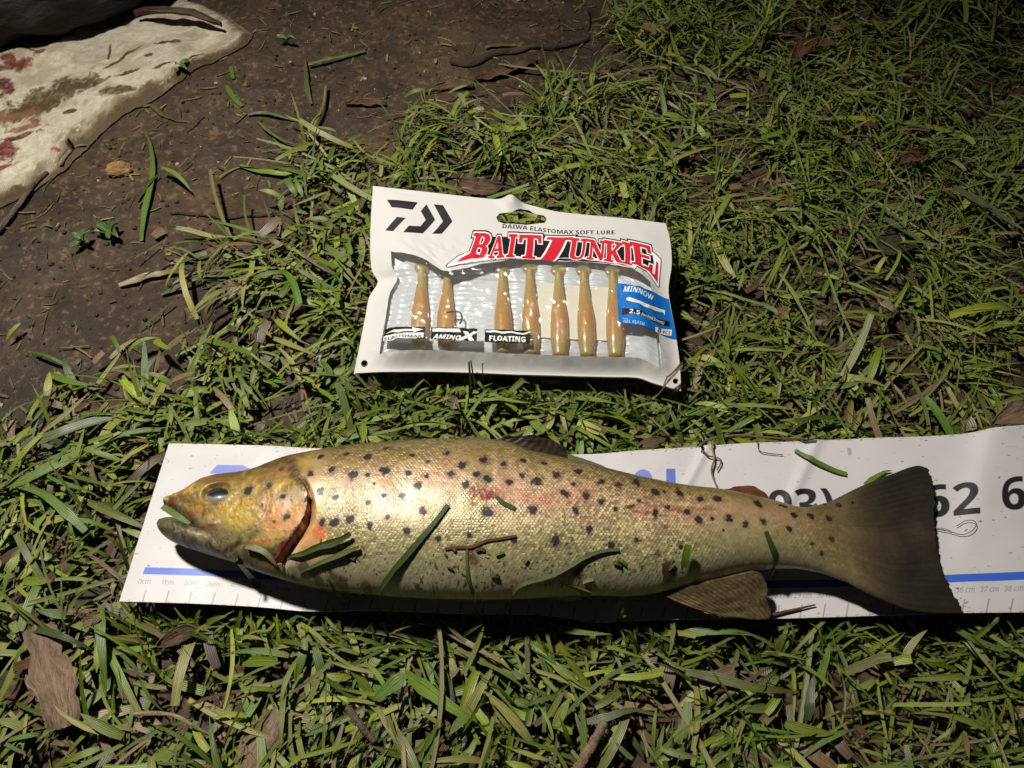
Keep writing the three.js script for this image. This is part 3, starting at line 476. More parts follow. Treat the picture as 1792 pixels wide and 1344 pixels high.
  fin('dorsal_fin', [[866, 776, .043], [872, 768, .043], [884, 765, .043], [900, 763, .042]], [[985, 808, .040], [992, 803, .038], [994, 795, .036], [990, 786, .034]], [[866, 776, .043], [925, 795, .041], [985, 808, .040]], [[900, 763, .042], [935, 764, .040], [970, 771, .037], [990, 786, .034]], 24, 50, .002, 9, .00012, 9, [38, 30, 18], [60, 48, 28]);
  fin('pelvic_fin', [[905, 1036, .040], [950, 1044, .036], [985, 1050, .033], [1022, 1052, .030]], [[915, 1014, .048], [960, 1018, .047], [1000, 1026, .045], [1034, 1040, .041]], [[905, 1036, .040], [908, 1024, .044], [915, 1014, .048]], [[1022, 1052, .030], [1030, 1047, .035], [1034, 1040, .041]], 40, 24, .002, 7, .0003, 11, [70, 58, 32], [124, 106, 66]);
  fin('pectoral_fin', [[462, 1003, .034], [500, 1016, .031], [560, 1032, .027], [628, 1044, .024]], [[470, 992, .042], [520, 1002, .040], [580, 1018, .036], [632, 1036, .031]], [[462, 1003, .034], [466, 997, .038], [470, 992, .042]], [[628, 1044, .024], [632, 1041, .027], [632, 1036, .031]], 50, 20, .0018, 6, .0003, 13, [108, 96, 66], [166, 152, 116]);
}

// ---------------------------------------------------------------- the lure packet
const pkMid = pkBase(.5, .02);
const packet = root('lure_packet', new THREE.Vector3(pkMid.x, .022, pkMid.z), 'white plastic lure packet with red lettering and a clear window lying on the grass', 'packet');
{
  const W = 2048, H = 1365, c = canvasOf(W, H), x = c.getContext('2d');
  x.fillStyle = '#cfcdc9'; x.fillRect(0, 0, W, H);
  const map = (zx, zy) => { const [u, v] = K(zx, zy); return [u * W, (1 - v) * H]; };
  const { poly, word } = printer(x, map);
  const ink = '#14151a', red = '#c81f34';
  const Z6 = (a, b) => [((640 + a / 6.4) - 600) * 2.8, ((320 + b / 6.4) - 300) * 2.8], L = l => l.map(p => Z6(...p));
  // maker's emblem
  poly(L([[238, 190], [585, 220], [525, 302], [290, 275]]), ink);
  poly(L([[350, 382], [448, 393], [305, 540], [218, 532]]), ink);
  poly(L([[680, 240], [778, 412], [640, 565], [420, 550], [482, 478], [612, 485], [672, 412], [617, 315]]), ink);
  poly(L([[762, 240], [865, 250], [972, 430], [850, 570], [745, 570], [865, 430]]), ink);
  // small heading
  word('DAIWA ELASTOMAX SOFT LURE', 778, 279, 1334, 309, 27, 'bold SZ sans-serif', ink);
  // the big red title: serif capitals fitted into boxes, outlined white and black
  const glyphs = [['B', 640, 300, 735, 308, 600, 424, 700, 420], ['A', 728, 318, 800, 318, 712, 420, 790, 418], ['I', 812, 308, 858, 310, 798, 418, 842, 418], ['T', 858, 310, 980, 318, 862, 424, 960, 424], ['J', 1002, 318, 1122, 326, 950, 418, 1076, 420], ['U', 1110, 324, 1205, 332, 1096, 424, 1185, 428], ['N', 1205, 332, 1290, 340, 1190, 424, 1285, 432], ['K', 1282, 338, 1370, 346, 1275, 430, 1372, 446], ['I', 1368, 346, 1420, 350, 1368, 440, 1420, 462], ['E', 1410, 350, 1510, 360, 1410, 440, 1525, 500]];
  const draw = (pass) => {
    for (const [ch, ax, ay0, bx, by0, cx, cy0, dx, dy0] of glyphs) { const ay = ay0 + 8, by = by0 + 8, cy = cy0 + 3, dy = dy0 + 3;
      const A = map(ax, ay), B = map(bx, by), C = map(cx, cy), D = map(dx, dy);
      x.font = 'bold 100px serif'; const m = x.measureText(ch), w = m.width, h = 68;
      // affine frame from the glyph's box: width along the mean of both edges, height down the left edge
      const rx = ((B[0] - A[0]) + (D[0] - C[0])) / 2, ry = ((B[1] - A[1]) + (D[1] - C[1])) / 2, hx = ((C[0] - A[0]) + (D[0] - B[0])) / 2, hy = ((C[1] - A[1]) + (D[1] - B[1])) / 2, mx = (A[0] + B[0] + C[0] + D[0]) / 4, my = (A[1] + B[1] + C[1] + D[1]) / 4;
      x.setTransform(rx / w, ry / w, hx / h, hy / h, mx, my); x.lineJoin = 'miter'; x.miterLimit = 3;
      if (pass === 0) { x.strokeStyle = ink; x.lineWidth = 17; x.strokeText(ch, -w / 2, h / 2); }
      if (pass === 1) { x.strokeStyle = '#f3eeea'; x.lineWidth = 10; x.strokeText(ch, -w / 2, h / 2); }
      if (pass === 2) { x.fillStyle = red; x.strokeStyle = red; x.lineWidth = 3.5; x.strokeText(ch, -w / 2, h / 2); x.fillText(ch, -w / 2, h / 2); }
    }
  };
  const tailL = [[636, 392], [600, 400], [512, 466], [600, 448], [720, 430], [720, 410]], tailR = [[1440, 440], [1480, 470], [1545, 560], [1552, 430], [1520, 400], [1530, 500], [1500, 470]];
  const under = [[740, 424], [960, 432], [1060, 424], [1200, 430], [1370, 452], [1430, 478], [1440, 462], [1360, 436], [1180, 420], [900, 420], [740, 414]];
  poly(tailL, ink, ink, 22); poly(tailR, ink, ink, 26); poly(under, ink, ink, 12); draw(0);
  poly([[650, 320], [1490, 362], [1530, 410], [1530, 470], [1370, 445], [960, 424], [700, 424], [610, 424]], ink);
  poly(tailL, '#f3eeea', '#f3eeea', 10); poly(tailR, '#f3eeea', '#f3eeea', 13); poly(under, '#f3eeea', '#f3eeea', 3); draw(1); draw(2);
  poly([[640, 398], [606, 408], [556, 446], [640, 428], [700, 420]], red); poly([[1455, 448], [1490, 475], [1544, 548], [1546, 450], [1535, 440], [1528, 505], [1500, 480]], red);
  // blue flavour label
  poly([[1338, 548], [1420, 558], [1520, 590], [1610, 628], [1636, 825], [1560, 800], [1500, 770], [1430, 752], [1352, 742]], '#0a6cc4');
  word('MINNOW', 1370, 592, 1518, 634, 36, 'bold SZ sans-serif', '#eef2f4');
  poly([[1385, 622], [1400, 616], [1440, 628], [1490, 650], [1540, 668], [1580, 680], [1578, 712], [1570, 694], [1530, 684], [1480, 664], [1430, 644], [1390, 634]], '#e9ece8', '#1b2228', 3);
  poly([[1368, 668], [1440, 676], [1500, 704], [1600, 736], [1602, 762], [1540, 746], [1470, 710], [1368, 700]], ink);
  word('2.5', 1400, 694, 1456, 704, 29, 'bold SZ sans-serif', '#f2f0ee'); word('inch(63mm)', 1460, 706, 1572, 752, 21, 'bold SZ sans-serif', '#e8e6e4');
  word('COL.', 1370, 722, 1404, 726, 10, 'bold SZ sans-serif', '#a8c8e4'); word('GEL FLASH', 1372, 742, 1478, 756, 20, 'bold SZ sans-serif', '#a8c8e4');
  poly([[1530, 762], [1612, 776], [1610, 806], [1532, 790]], '#e8e6e0'); word('8', 1540, 788, 1560, 792, 30, 'bold SZ sans-serif', ink); word('PCS', 1566, 794, 1604, 800, 20, 'bold SZ sans-serif', ink);
  // three badges
  poly([[205, 772], [320, 762], [404, 762], [402, 822], [198, 842]], ink);
  poly([[198, 812], [240, 800], [398, 792], [396, 818], [300, 820], [200, 836]], '#e6e4e0'); poly([[206, 796], [260, 778], [340, 772], [340, 764], [396, 776], [344, 790], [344, 782], [260, 790]], '#e6e4e0');
  word('ELASTOMAX', 202, 832, 388, 818, 25, 'bold SZ sans-serif', ink);
  poly([[432, 766], [660, 770], [656, 834], [430, 826]], ink); poly([[440, 772], [570, 772], [580, 790], [440, 790]], '#e6e4e0');
  word('AMINO', 442, 822, 576, 826, 34, 'italic bold SZ sans-serif', '#e9e7e3', '#e9e7e3', 4); word('X', 568, 826, 640, 828, 66, 'italic bold SZ sans-serif', '#efede9', '#efede9', 6);
  poly([[695, 774], [920, 780], [918, 846], [694, 838]], ink); poly([[700, 780], [740, 778], [780, 786], [830, 784], [880, 794], [918, 786], [918, 794], [880, 802], [830, 793], [780, 796], [740, 788], [700, 790]], '#e6e4e0');
  word('FLOATING', 714, 830, 898, 838, 40, 'bold SZ sans-serif', '#f0eeea', '#f0eeea', 3);
  // holes: hanger slot and two corner punches
  x.globalCompositeOperation = 'destination-out';
  poly([[752, 225], [768, 206], [830, 203], [868, 190], [910, 190], [940, 208], [985, 216], [1000, 232], [990, 252], [900, 262], [790, 256], [760, 246]], '#000');
  for (const [hx, hy, hr] of [[105, 940, 17], [1630, 1028, 14]]) poly(Array.from({ length: 20 }, (_, i) => [hx + hr * Math.cos(i / 20 * 6.283), hy + hr * Math.sin(i / 20 * 6.283)]), '#000');
  const fTex = canvasTex(c);
  const plastic = { roughness: .6, specularIntensity: .45 };
  const printed = new THREE.MeshPhysicalMaterial({ map: fTex, alphaTest: .5, side: THREE.DoubleSide, ...plastic });
  const cb = canvasOf(1024, 683), y = cb.getContext('2d'); y.fillStyle = '#e0e0dc'; y.fillRect(0, 0, 1024, 683);
  y.fillStyle = '#8f9499'; for (let k = 0; k < 26; k++) { y.fillRect(140 + (k % 2) * 14, 250 + k * 11, 210 - (k * 37 % 60), 2.2); if (k > 3) y.fillRect(420, 250 + k * 11, 170 - (k * 53 % 70), 1.8); }
  for (let k = 0; k < 14; k++) y.fillRect(86 + k * 3.4, 290, 1.5, 230);
  y.globalCompositeOperation = 'destination-out'; y.drawImage(c, 0, 0, 1, 1, -5, -5, 1, 1);
  const holes = (list) => { y.beginPath(); list.forEach((p, i) => { const [u, v] = K(...p); i ? y.lineTo(u * 1024, (1 - v) * 683) : y.moveTo(u * 1024, (1 - v) * 683); }); y.fill(); };
  holes([[748, 215], [768, 200], [868, 185], [912, 186], [1004, 222], [994, 262], [900, 268], [756, 254]]);
  for (const [hx, hy, hr] of [[105, 940, 17], [1630, 1028, 14]]) holes(Array.from({ length: 20 }, (_, i) => [hx + hr * Math.cos(i / 20 * 6.283), hy + hr * Math.sin(i / 20 * 6.283)]));
  part('back_sheet', sheet(pkBack, 90, 60), new THREE.MeshPhysicalMaterial({ map: canvasTex(cb), alphaTest: .5, side: THREE.DoubleSide, roughness: .4 }), packet);
  // border between header and window, and the seals round the window
  const hb = curve1([[140, 355], [200, 383], [250, 395], [400, 430], [500, 486], [560, 480], [700, 448], [1000, 436], [1250, 446], [1400, 470], [1500, 535], [1570, 590]].map(p => K(...p)).map((p, i, l) => [i ? p[0] : 0, p[1]]).concat([[1, K(1590, 600)[1]]]));
  const sub = (u0, u1, v0, v1) => [(a, b) => { const u = lerp(typeof u0 === 'function' ? u0(b) : u0, typeof u1 === 'function' ? u1(b) : u1, a), vv = lerp(v0(u), v1(u), b); return pkFront(u, vv); }, (a, b) => { const u = lerp(typeof u0 === 'function' ? u0(b) : u0, typeof u1 === 'function' ? u1(b) : u1, a); return [u, lerp(v0(u), v1(u), b)]; }];
  const piece = (name, a, nu, nv, m) => part(name, sheet(a[0], nu, nv, 0, a[1]), m, packet);
  piece('header_panel', sub(0, 1, hb, () => 1), 150, 70, printed);
  const uL = () => .072, uR = () => .935, vB = () => .135;
  piece('side_seal', sub(0, .072, () => 0, hb), 14, 80, printed); piece('side_seal', sub(.935, 1, () => 0, hb), 14, 80, printed); piece('bottom_seal', sub(.072, .935, () => 0, () => .075), 110, 12, printed);
  const film = new THREE.MeshPhysicalMaterial({ color: new THREE.Color(.93, .94, .95), transmission: .95, thickness: 0, roughness: .04, ior: 1.5, side: THREE.DoubleSide, specularIntensity: 1 });
  const wf = piece('window_film', sub(.072, .935, () => .075, hb), 190, 110, film);
  const patch = (name, a) => { const q = a.map(p => K(...p)), us = q.map(p => p[0]), vs = q.map(p => p[1]); const [c00, c10, c11, c01] = q; part(name, sheet((s, t) => { const u = lerp(lerp(c00[0], c10[0], s), lerp(c01[0], c11[0], s), t), v = lerp(lerp(c00[1], c10[1], s), lerp(c01[1], c11[1], s), t); return pkFront(u, v).addScaledVector(pkUp, .0003); }, 26, 12, 0, (s, t) => [lerp(lerp(c00[0], c10[0], s), lerp(c01[0], c11[0], s), t), lerp(lerp(c00[1], c10[1], s), lerp(c01[1], c11[1], s), t)]), printed, wf, packet); };
  patch('printed_badge', [[198, 840], [403, 822], [404, 764], [204, 773]]); patch('printed_badge', [[431, 826], [656, 833], [659, 771], [433, 767]]); patch('printed_badge', [[695, 838], [918, 845], [919, 781], [696, 775]]);
  // blue label wraps on to the side seal
  { const top = [[1340, 549], [1420, 559], [1520, 591], [1608, 629]], bot = [[1352, 741], [1430, 751], [1500, 768], [1560, 799], [1634, 823]], T = curve2(top), B = curve2(bot); part('blue_label', sheet((s, t) => { const q = lerp2(B(s), T(s), t); return pkFront(...q).addScaledVector(pkUp, .0004); }, 40, 24, 0, (s, t) => lerp2(B(s), T(s), t)), printed, wf, packet); }
  function curve2(l) { const q = l.map(p => K(...p)); return s => { const f = s * (q.length - 1), i = Math.min(q.length - 2, Math.floor(f)); return lerp2(q[i], q[i + 1], f - i); }; }
  function lerp2(a, b, t) { return [lerp(a[0], b[0], t), lerp(a[1], b[1], t)]; }
  // title strokes that hang over the window
  patch('printed_swash', [[508, 470], [740, 436], [740, 416], [560, 424]]);

  // tray and lures inside
  const spots = [[386, 470, 372, 862], [512, 492, 500, 868], [780, 478, 786, 900], [915, 470, 922, 908], [1056, 482, 1062, 915], [1180, 484, 1198, 915], [1322, 486, 1338, 918]].map(([a, b, cx, d]) => [KB(a, b, .006), KB(cx, d, .006)]);
  const lureU = v => spots.map(([t, b]) => lerp(b[0], t[0], clamp((v - b[1]) / (t[1] - b[1]))));
  const tray = (a, b) => { const u = lerp(.074, .930, a), v = lerp(.085, .665 - .10 * Math.pow(Math.abs(a - .5) * 2, 3), b); let h = .0016; for (const s of lureU(v)) h -= .0014 * Math.exp(-Math.pow((u - s) / .026, 2)); h += .0018 * (smooth(0, .05, a) * smooth(0, .05, 1 - a) * smooth(0, .06, b) * smooth(0, .06, 1 - b)) + .00018 * Math.sin(v * 210) + .0004 * (fbm(u * 60, v * 60, 44, 2) - .5); return pkBase(u, v).addScaledVector(pkUp, .0008 + h); };
  const tm = new THREE.MeshPhysicalMaterial({ color: new THREE.Color(.82, .84, .86), transmission: .35, thickness: 0, roughness: .3, side: THREE.DoubleSide });
  const trayMid = pkBase(.5, .105), tr = root('lure_tray', new THREE.Vector3(trayMid.x, trayMid.y, trayMid.z), 'frosted clear plastic tray under the soft lures inside the packet', 'tray');
  part('moulded_shell', sheet(tray, 160, 90), tm, tr);
  const card = new THREE.MeshStandardMaterial({ color: new THREE.Color(.74, .69, .55), roughness: .7 });
  for (const [p, q] of [[3, 4], [4, 5], [5, 6]]) part('card_strip', sheet((a, b) => { const v = lerp(.19, .52, b), l = lureU(v), u = lerp(l[p] + .018, l[q] - .018, a); return pkBase(u, v).addScaledVector(pkUp, .0052); }, 6, 10, .0006), card, tr);
  const flake = dataTex(256, 512, (i, j) => {
    const s = i / 256, v = j / 512, k = clamp(.5 + .5 * Math.sin(s * 6.283 + .6)), pour = smooth(.42, .62, k + .12 * (fbm(s * 9, v * 9, 5, 2) - .5)) * smooth(.08, .35, v) * (1 - .0 * v);
    let q = mix3([212, 188, 112], [230, 174, 80], pour); q = mix3(q, [218, 198, 120], smooth(.5, .85, v) * .8);
    const f = hash(i >> 1, j >> 2, 88); if (f > .955) q = [255, 240, 176]; else if (f < .035) q = [128, 100, 50]; return q;
  }, true, true);
  const lm = new THREE.MeshPhysicalMaterial({ map: flake, roughness: .28, transmission: .5, thickness: 0, clearcoat: .4, clearcoatRoughness: .2, side: THREE.DoubleSide });
  const tm2 = new THREE.MeshPhysicalMaterial({ color: new THREE.Color(.80, .70, .42), transmission: .8, thickness: 0, roughness: .25, side: THREE.DoubleSide });
  const rad = curve1([[0, .0020], [.02, .0034], [.08, .0037], [.22, .0044], [.42, .0043], [.60, .0034], [.76, .0026], [.90, .0021], [1, .0022]]);
  spots.forEach(([t, b], n) => {
    const Pa = pkBase(...b), Pb = pkBase(...t), P = s => Pa.clone().lerp(Pb, s).addScaledVector(pkUp, .0030 + rad(s) * .72);
    const A = P(0), B = P(1), ax = B.clone().sub(A).normalize(), side = new THREE.Vector3().crossVectors(ax, pkUp).normalize(), up = new THREE.Vector3().crossVectors(side, ax).normalize();
    const g = sheet((a, s) => { const c0 = P(s), r0 = rad(s) * (s === 0 || s === 1 ? .05 : 1), th = a * Math.PI * 2, flat = s > .6 ? lerp(.85, 1.15, (s - .6) / .4) : .85; return c0.addScaledVector(side, Math.cos(th) * r0 * 1.02).addScaledVector(up, Math.sin(th) * r0 * flat); }, 22, 44);
    const pd = new THREE.SphereGeometry(.0042, 18, 12); pd.scale(1, .3, .8); pd.translate(B.x, B.y, B.z - .001);
    const o = root('soft_lure', new THREE.Vector3(A.x, A.y - .003, A.z), ['amber soft lure behind the badge with an arrow in the packet', 'amber soft lure beside the small wire hook in the packet', 'lowest hanging amber soft lure, behind the badge reading floating', 'amber soft lure between the floating badge and the first cream card strip', 'amber soft lure between the first two cream card strips from the floating badge', 'amber soft lure between the last two cream card strips before the blue label', 'amber soft lure partly covered by the blue label'][n], 'lure', 'soft lures in the packet');
    part('body', g, lm, o); part('paddle_tail', pd, tm2, o);
  });
  // wire of a jig hook beside the second lure
  const hk = [[505, 690], [540, 684], [574, 690], [582, 706], [580, 730], [572, 746]].map(p => { const [u, v] = KB(...p, .010); return pkBase(u, v).addScaledVector(pkUp, .0095); });
  single('fish_hook', new THREE.TubeGeometry(new THREE.CatmullRomCurve3(hk), 30, .00045, 8), new THREE.MeshStandardMaterial({ color: 0x4a4744, metalness: .9, roughness: .35 }), 'small dark bent wire hook beside a lure inside the packet', 'hook');
}

// ---------------------------------------------------------------- stained cloth and the dark bundle on it
const clothY = (x, z) => groundY(x, z) + .0042 + .005 * fbm(x * 26, z * 26, 23, 3);
{
  const on = l => spline(l.map(([px, py]) => at(px, py, .004)));
  const bottom = on([[-420, 640], [-200, 490], [0, 362], [60, 328], [100, 296], [130, 262], [165, 232], [195, 205], [240, 178], [292, 150], [338, 116], [392, 88], [432, 66], [440, 52]]);
  const right = on([[440, 52], [412, 34], [385, 18], [340, 6], [300, 0]]), top = on([[-560, -60], [-200, -110], [100, -70], [300, 0]]), left = on([[-420, 640], [-520, 300], [-560, -60]]);
  const f = coons(bottom, top, left, right);
  const surf = (u, v) => { const p = f(u, v), e = Math.min(u > .9 ? 1 : 1, 1) * Math.min(smooth(0, .05, v), 1) * smooth(0, .03, 1 - u); p.y = groundY(p.x, p.z) + .0014 + e * (.0018 + .0022 * fbm(p.x * 24, p.z * 24, 23, 3) + (.0014 * fbm(p.x * 90, p.z * 90, 39, 3)) + .0010 * Math.sin((p.x * .7 - p.z) * 95 + 3 * fbm(p.x * 20, p.z * 20, 29, 2))); const w = .003 * (fbm(u * 40, v * 9, 27, 3) - .5); p.x += w; p.z += w * .6; return p; };
  const W = 1024, H = 1024, C = new Float32Array(W * H * 3), r = rng(9);
  for (let j = 0; j < H; j++) for (let i = 0; i < W; i++) {
    const u = i / W, v = j / H, k = (j * W + i) * 3, n = 1 + .22 * (fbm(i / 9, j / 9, 141, 3) - .5) + .12 * (hash(i, j, 12) - .5) + .2 * (fbm(i / 120, j / 120, 145, 3) - .5);
    let q = [194 * n, 185 * n, 164 * n];
    const grime = smooth(.50, .72, fbm(i / 46, j / 46, 149, 4)) * .35; q = mix3(q, [128, 108, 78], grime);
    const rim = smooth(.07, .0, v - .10 * (fbm(i / 40, j / 40, 153, 4) - .45)) * smooth(.28, .5, fbm(i / 11, j / 11, 157, 3) + .3 * smooth(.08, 0, v)); q = mix3(q, [84, 66, 44], rim * .9);
    const rimR = smooth(.05, .0, 1 - u - .05 * (fbm(i / 30, j / 30, 159, 3) - .4)); q = mix3(q, [96, 78, 54], rimR * .7);
    C[k] = q[0]; C[k + 1] = q[1]; C[k + 2] = q[2];
  }
  const blot = (px, py, rx, ry, rot, col, strength, rough = .8) => {
    const cs = Math.cos(rot), sn = Math.sin(rot), o = pkInv(f, px, py), a = pkInv(f, px + cs * 6, py + sn * 6), b = pkInv(f, px - sn * 6, py + cs * 6), m = [(a[0] - o[0]) / 6 * rx, (a[1] - o[1]) / 6 * rx, (b[0] - o[0]) / 6 * ry, (b[1] - o[1]) / 6 * ry], det = m[0] * m[3] - m[1] * m[2], R = 2 * (Math.abs(m[0]) + Math.abs(m[2])), S = 2 * (Math.abs(m[1]) + Math.abs(m[3]));
    for (let j = Math.max(0, Math.floor((o[1] - S) * H)); j < Math.min(H, (o[1] + S) * H); j++) for (let i = Math.max(0, Math.floor((o[0] - R) * W)); i < Math.min(W, (o[0] + R) * W); i++) {
      const du = i / W - o[0], dv = j / H - o[1], p = (du * m[3] - dv * m[2]) / det, q = (dv * m[0] - du * m[1]) / det, d = Math.hypot(p, q) + (fbm(i / 22, j / 22, 161 + Math.round(px), 4) - .5) * 2 * rough + (fbm(i / 4, j / 4, 171, 2) - .5) * .5;
      const w = strength * (1 - smooth(.55, 1.15, d)) * (.55 + .75 * fbm(i / 7, j / 7, 175, 2)); if (w > 0) { const k = (j * W + i) * 3; for (let n = 0; n < 3; n++) C[k + n] = lerp(C[k + n], col[n], Math.min(1, w)); }
    }
  };
  const mud = [76, 60, 36], dk = [58, 44, 28];
  for (const [a, b, c, d, e] of [[80, 166, 85, 20, -.42], [140, 148, 46, 9, -.25], [205, 157, 32, 9, -.1], [50, 186, 60, 12, -.45], [335, 112, 60, 9, -.55], [60, 70, 60, 6, -.1], [20, 342, 60, 10, -.5], [190, 212, 40, 14, -.7]]) blot(a, b, c, d, e, mud, .85);
  for (const [a, b, c, d, e] of [[215, 100, 38, 2.4, -.5], [189, 88, 2.6, 13, .1], [292, 76, 22, 4, -.15], [225, 128, 26, 3, -.3], [285, 118, 20, 2, -.3], [262, 100, 9, 3, 0], [120, 190, 14, 3, -.2], [36, 236, 40, 4, -.1], [340, 100, 16, 2, -.5]]) blot(a, b, c, d, e, dk, .9, .5);
  for (const [a, b, c, d, e, col] of [[28, 112, 34, 9, -.15, [88, 26, 16]], [10, 98, 16, 12, .4, [98, 38, 24]], [52, 88, 20, 4, .5, [78, 24, 14]], [72, 94, 12, 3, -.4, [78, 26, 14]], [2, 150, 18, 20, .2, [70, 16, 13]], [6, 258, 22, 20, -.3, [84, 20, 16]], [2, 290, 22, 9, -.3, [98, 20, 17]], [50, 222, 34, 5, -.1, [128, 74, 52]], [100, 262, 8, 4, 0, [124, 58, 42]], [20, 200, 50, 9, -.3, [136, 92, 66]], [60, 212, 10, 5, .2, [116, 60, 40]], [-120, 220, 90, 60, 0, [104, 34, 24]]]) blot(a, b, c, d, e, col, .8);
  const ct = dataTex(W, H, (i, j) => { const k = (j * W + i) * 3; return [C[k], C[k + 1], C[k + 2]]; }, true, false);
  const bump = dataTex(512, 512, (i, j) => grey(255 * clamp(.2 + .6 * tileNoise(i, j, 512, [40, 90, 200], 61) + .2 * (hash(i, j, 6) - .5) + .12 * Math.sin(i * .8) * Math.sin(j * .8))), false);
  bump.repeat.set(3, 3);
  single('stained_cloth', sheet(surf, 200, 160, .0016), new THREE.MeshPhysicalMaterial({ map: ct, bumpMap: bump, bumpScale: .0014, roughness: .95, sheen: .4, sheenRoughness: .8 }), 'muddy pale cloth with red blood stains lying on the bare mud', 'cloth');
  // dark rounded bundle lying over the cloth
  const ax = spline([[-420, 60], [-200, 40], [0, 14], [120, -6], [220, -30], [300, -62], [330, -90]].map(([a, b]) => at(a, b, .022)));
  const br = curve1([[0, .024], [.3, .030], [.62, .028], [.8, .022], [.92, .014], [1, .003]]);
  const g = sheet((a, t) => {
    const p = ax(t), q = ax(Math.min(1, t + .01)).sub(ax(Math.max(0, t - .01))).normalize(), s = new THREE.Vector3(-q.z, 0, q.x), th = a * Math.PI * 2, n = 1 + .3 * (fbm(t * 16 + Math.cos(th), Math.sin(th) * 3, 37, 3) - .5) + .07 * Math.sin(t * 46 + 3 * Math.sin(th));
    p.addScaledVector(s, Math.cos(th) * br(t) * n); p.y = Math.max(groundY(p.x, p.z) + .004, .026 + Math.sin(th) * br(t) * .85 * n); return p;
  }, 64, 110);
  const dark = dataTex(512, 512, (i, j) => { const n = tileNoise(i, j, 512, [6, 15, 40, 110], 66); const q = mix3([12, 10, 8], [50, 38, 26], clamp((n - .3) * 1.6)); return q; });
  const db = dataTex(512, 512, (i, j) => grey(255 * tileNoise(i, j, 512, [10, 30, 80, 200], 67)), false);
  single('dark_bundle', g, new THREE.MeshStandardMaterial({ map: dark, bumpMap: db, bumpScale: .002, roughness: .75, side: THREE.DoubleSide }), 'dark brown rounded bundle lying on the stained cloth', 'bundle');
}

// ---------------------------------------------------------------- grass
const streak = dataTex(64, 256, (i, j) => { const s = i / 64, m = Math.abs(s - .5) < .045 ? 1.13 : 1, v = .80 + .24 * noise(i * .55, j * .018, 301) + .10 * noise(i * .2, j * .12, 303) + .06 * (hash(i, j, 7) - .5); return grey(225 * v * m); });
const bladeBump = dataTex(64, 64, (i, j) => grey(128 + 90 * Math.sin(i / 64 * Math.PI * 2 * 7)), false);
const leafMat = (extra = {}) => new THREE.MeshPhysicalMaterial({ map: streak, vertexColors: true, bumpMap: bladeBump, bumpScale: .00012, roughness: .42, side: THREE.DoubleSide, specularIntensity: 1, transmission: .1, thickness: 0, ...extra });
const grassMat = leafMat();
class Blades {
  constructor() { this.P = []; this.C = []; this.UV = []; this.I = []; }
  // ribbon along points, with a channel fold; widths along t
  add(pts, width, col, tip, roll = 0, fold = .25, blunt = 0, base = null) {
    const n = pts.length, o = this.P.length / 3, T = new THREE.Vector3(), S = new THREE.Vector3(), N = new THREE.Vector3();
    for (let i = 0; i < n; i++) {
      const t = i / (n - 1), a = pts[Math.max(0, i - 1)], b = pts[Math.min(n - 1, i + 1)];
      T.subVectors(b, a).normalize(); S.set(-T.z, 0, T.x); if (S.lengthSq() < 1e-8) S.set(1, 0, 0); S.normalize(); N.crossVectors(S, T).normalize(); if (N.y < 0) N.negate();
      const rl = roll * (1 - .4 * t), c = Math.cos(rl), s = Math.sin(rl), wx = S.x * c + N.x * s, wy = S.y * c + N.y * s, wz = S.z * c + N.z * s, ux = N.x * c - S.x * s, uy = N.y * c - S.y * s, uz = N.z * c - S.z * s;
      const w = .5 * width * (blunt ? .82 + .18 * Math.sin(t * Math.PI) : Math.min(1, .62 + 1.6 * t) * Math.pow(Math.max(0, 1 - Math.pow(t, 2.6)), .8) + .02) * (.86 + .28 * noise(i * .8, o * .013, 401)), p = pts[i], f = fold * w;
      this.P.push(p.x - wx * w + ux * f, p.y - wy * w + uy * f, p.z - wz * w + uz * f, p.x, p.y, p.z, p.x + wx * w + ux * f, p.y + wy * w + uy * f, p.z + wz * w + uz * f);
      let q = t > .6 && tip ? mix3(col, tip, (t - .6) / .4) : col; if (base && t < .3) q = mix3(base, q, t / .3);
      for (let k = 0; k < 3; k++) this.C.push(q[0], q[1], q[2]);
      const L = t * .6; this.UV.push(.08, L, .5, L, .92, L);
    }
    for (let i = 0; i < n - 1; i++) { const k = o + i * 3; for (const d of [0, 1]) this.I.push(k + d, k + d + 1, k + d + 4, k + d, k + d + 4, k + d + 3); }
  }
  geometry() { const g = new THREE.BufferGeometry(); g.setAttribute('position', new THREE.Float32BufferAttribute(this.P, 3)); g.setAttribute('color', new THREE.Float32BufferAttribute(this.C, 3)); g.setAttribute('uv', new THREE.Float32BufferAttribute(this.UV, 2)); g.setIndex(this.I); g.computeVertexNormals(); return g; }
  build(name, label, category, m = grassMat) { const o = mesh(numbered(name), this.geometry(), m, scene); o.userData = { label, category, kind: 'stuff' }; return o; }
}
const greens = [[.185, .265, .022], [.228, .295, .032], [.128, .210, .022], [.278, .335, .060], [.212, .258, .048], [.092, .152, .022], [.310, .372, .038], [.232, .268, .076], [.350, .345, .100], [.122, .238, .028]];
const straws = [[.30, .22, .11], [.24, .17, .085], [.19, .125, .06], [.36, .29, .16], [.14, .09, .045]];
const jitter = (c, r, k = .3) => { const m = 1 + (r() - .5) * 2 * k; return [c[0] * m * (1 + (r() - .5) * .18), c[1] * m, c[2] * m * (1 + (r() - .5) * .3)]; };
function ceilingAt(x, z) {                                                       // how high turf may stand: it is pressed flat under the mat and the packet
  let c = 1; const m = onMat(x, z); if (m < .004) c = matGrid(x, z) - .0032 - .002 * clamp(-m / .02);
  if (z > -.345 && z < -.18 && x > -.1 && x < .11) { const d = polyDist(pkPoly, x, z); if (d < .003) c = Math.min(c, pkPlaneY(x, z) - .0075); }
  return c;
}
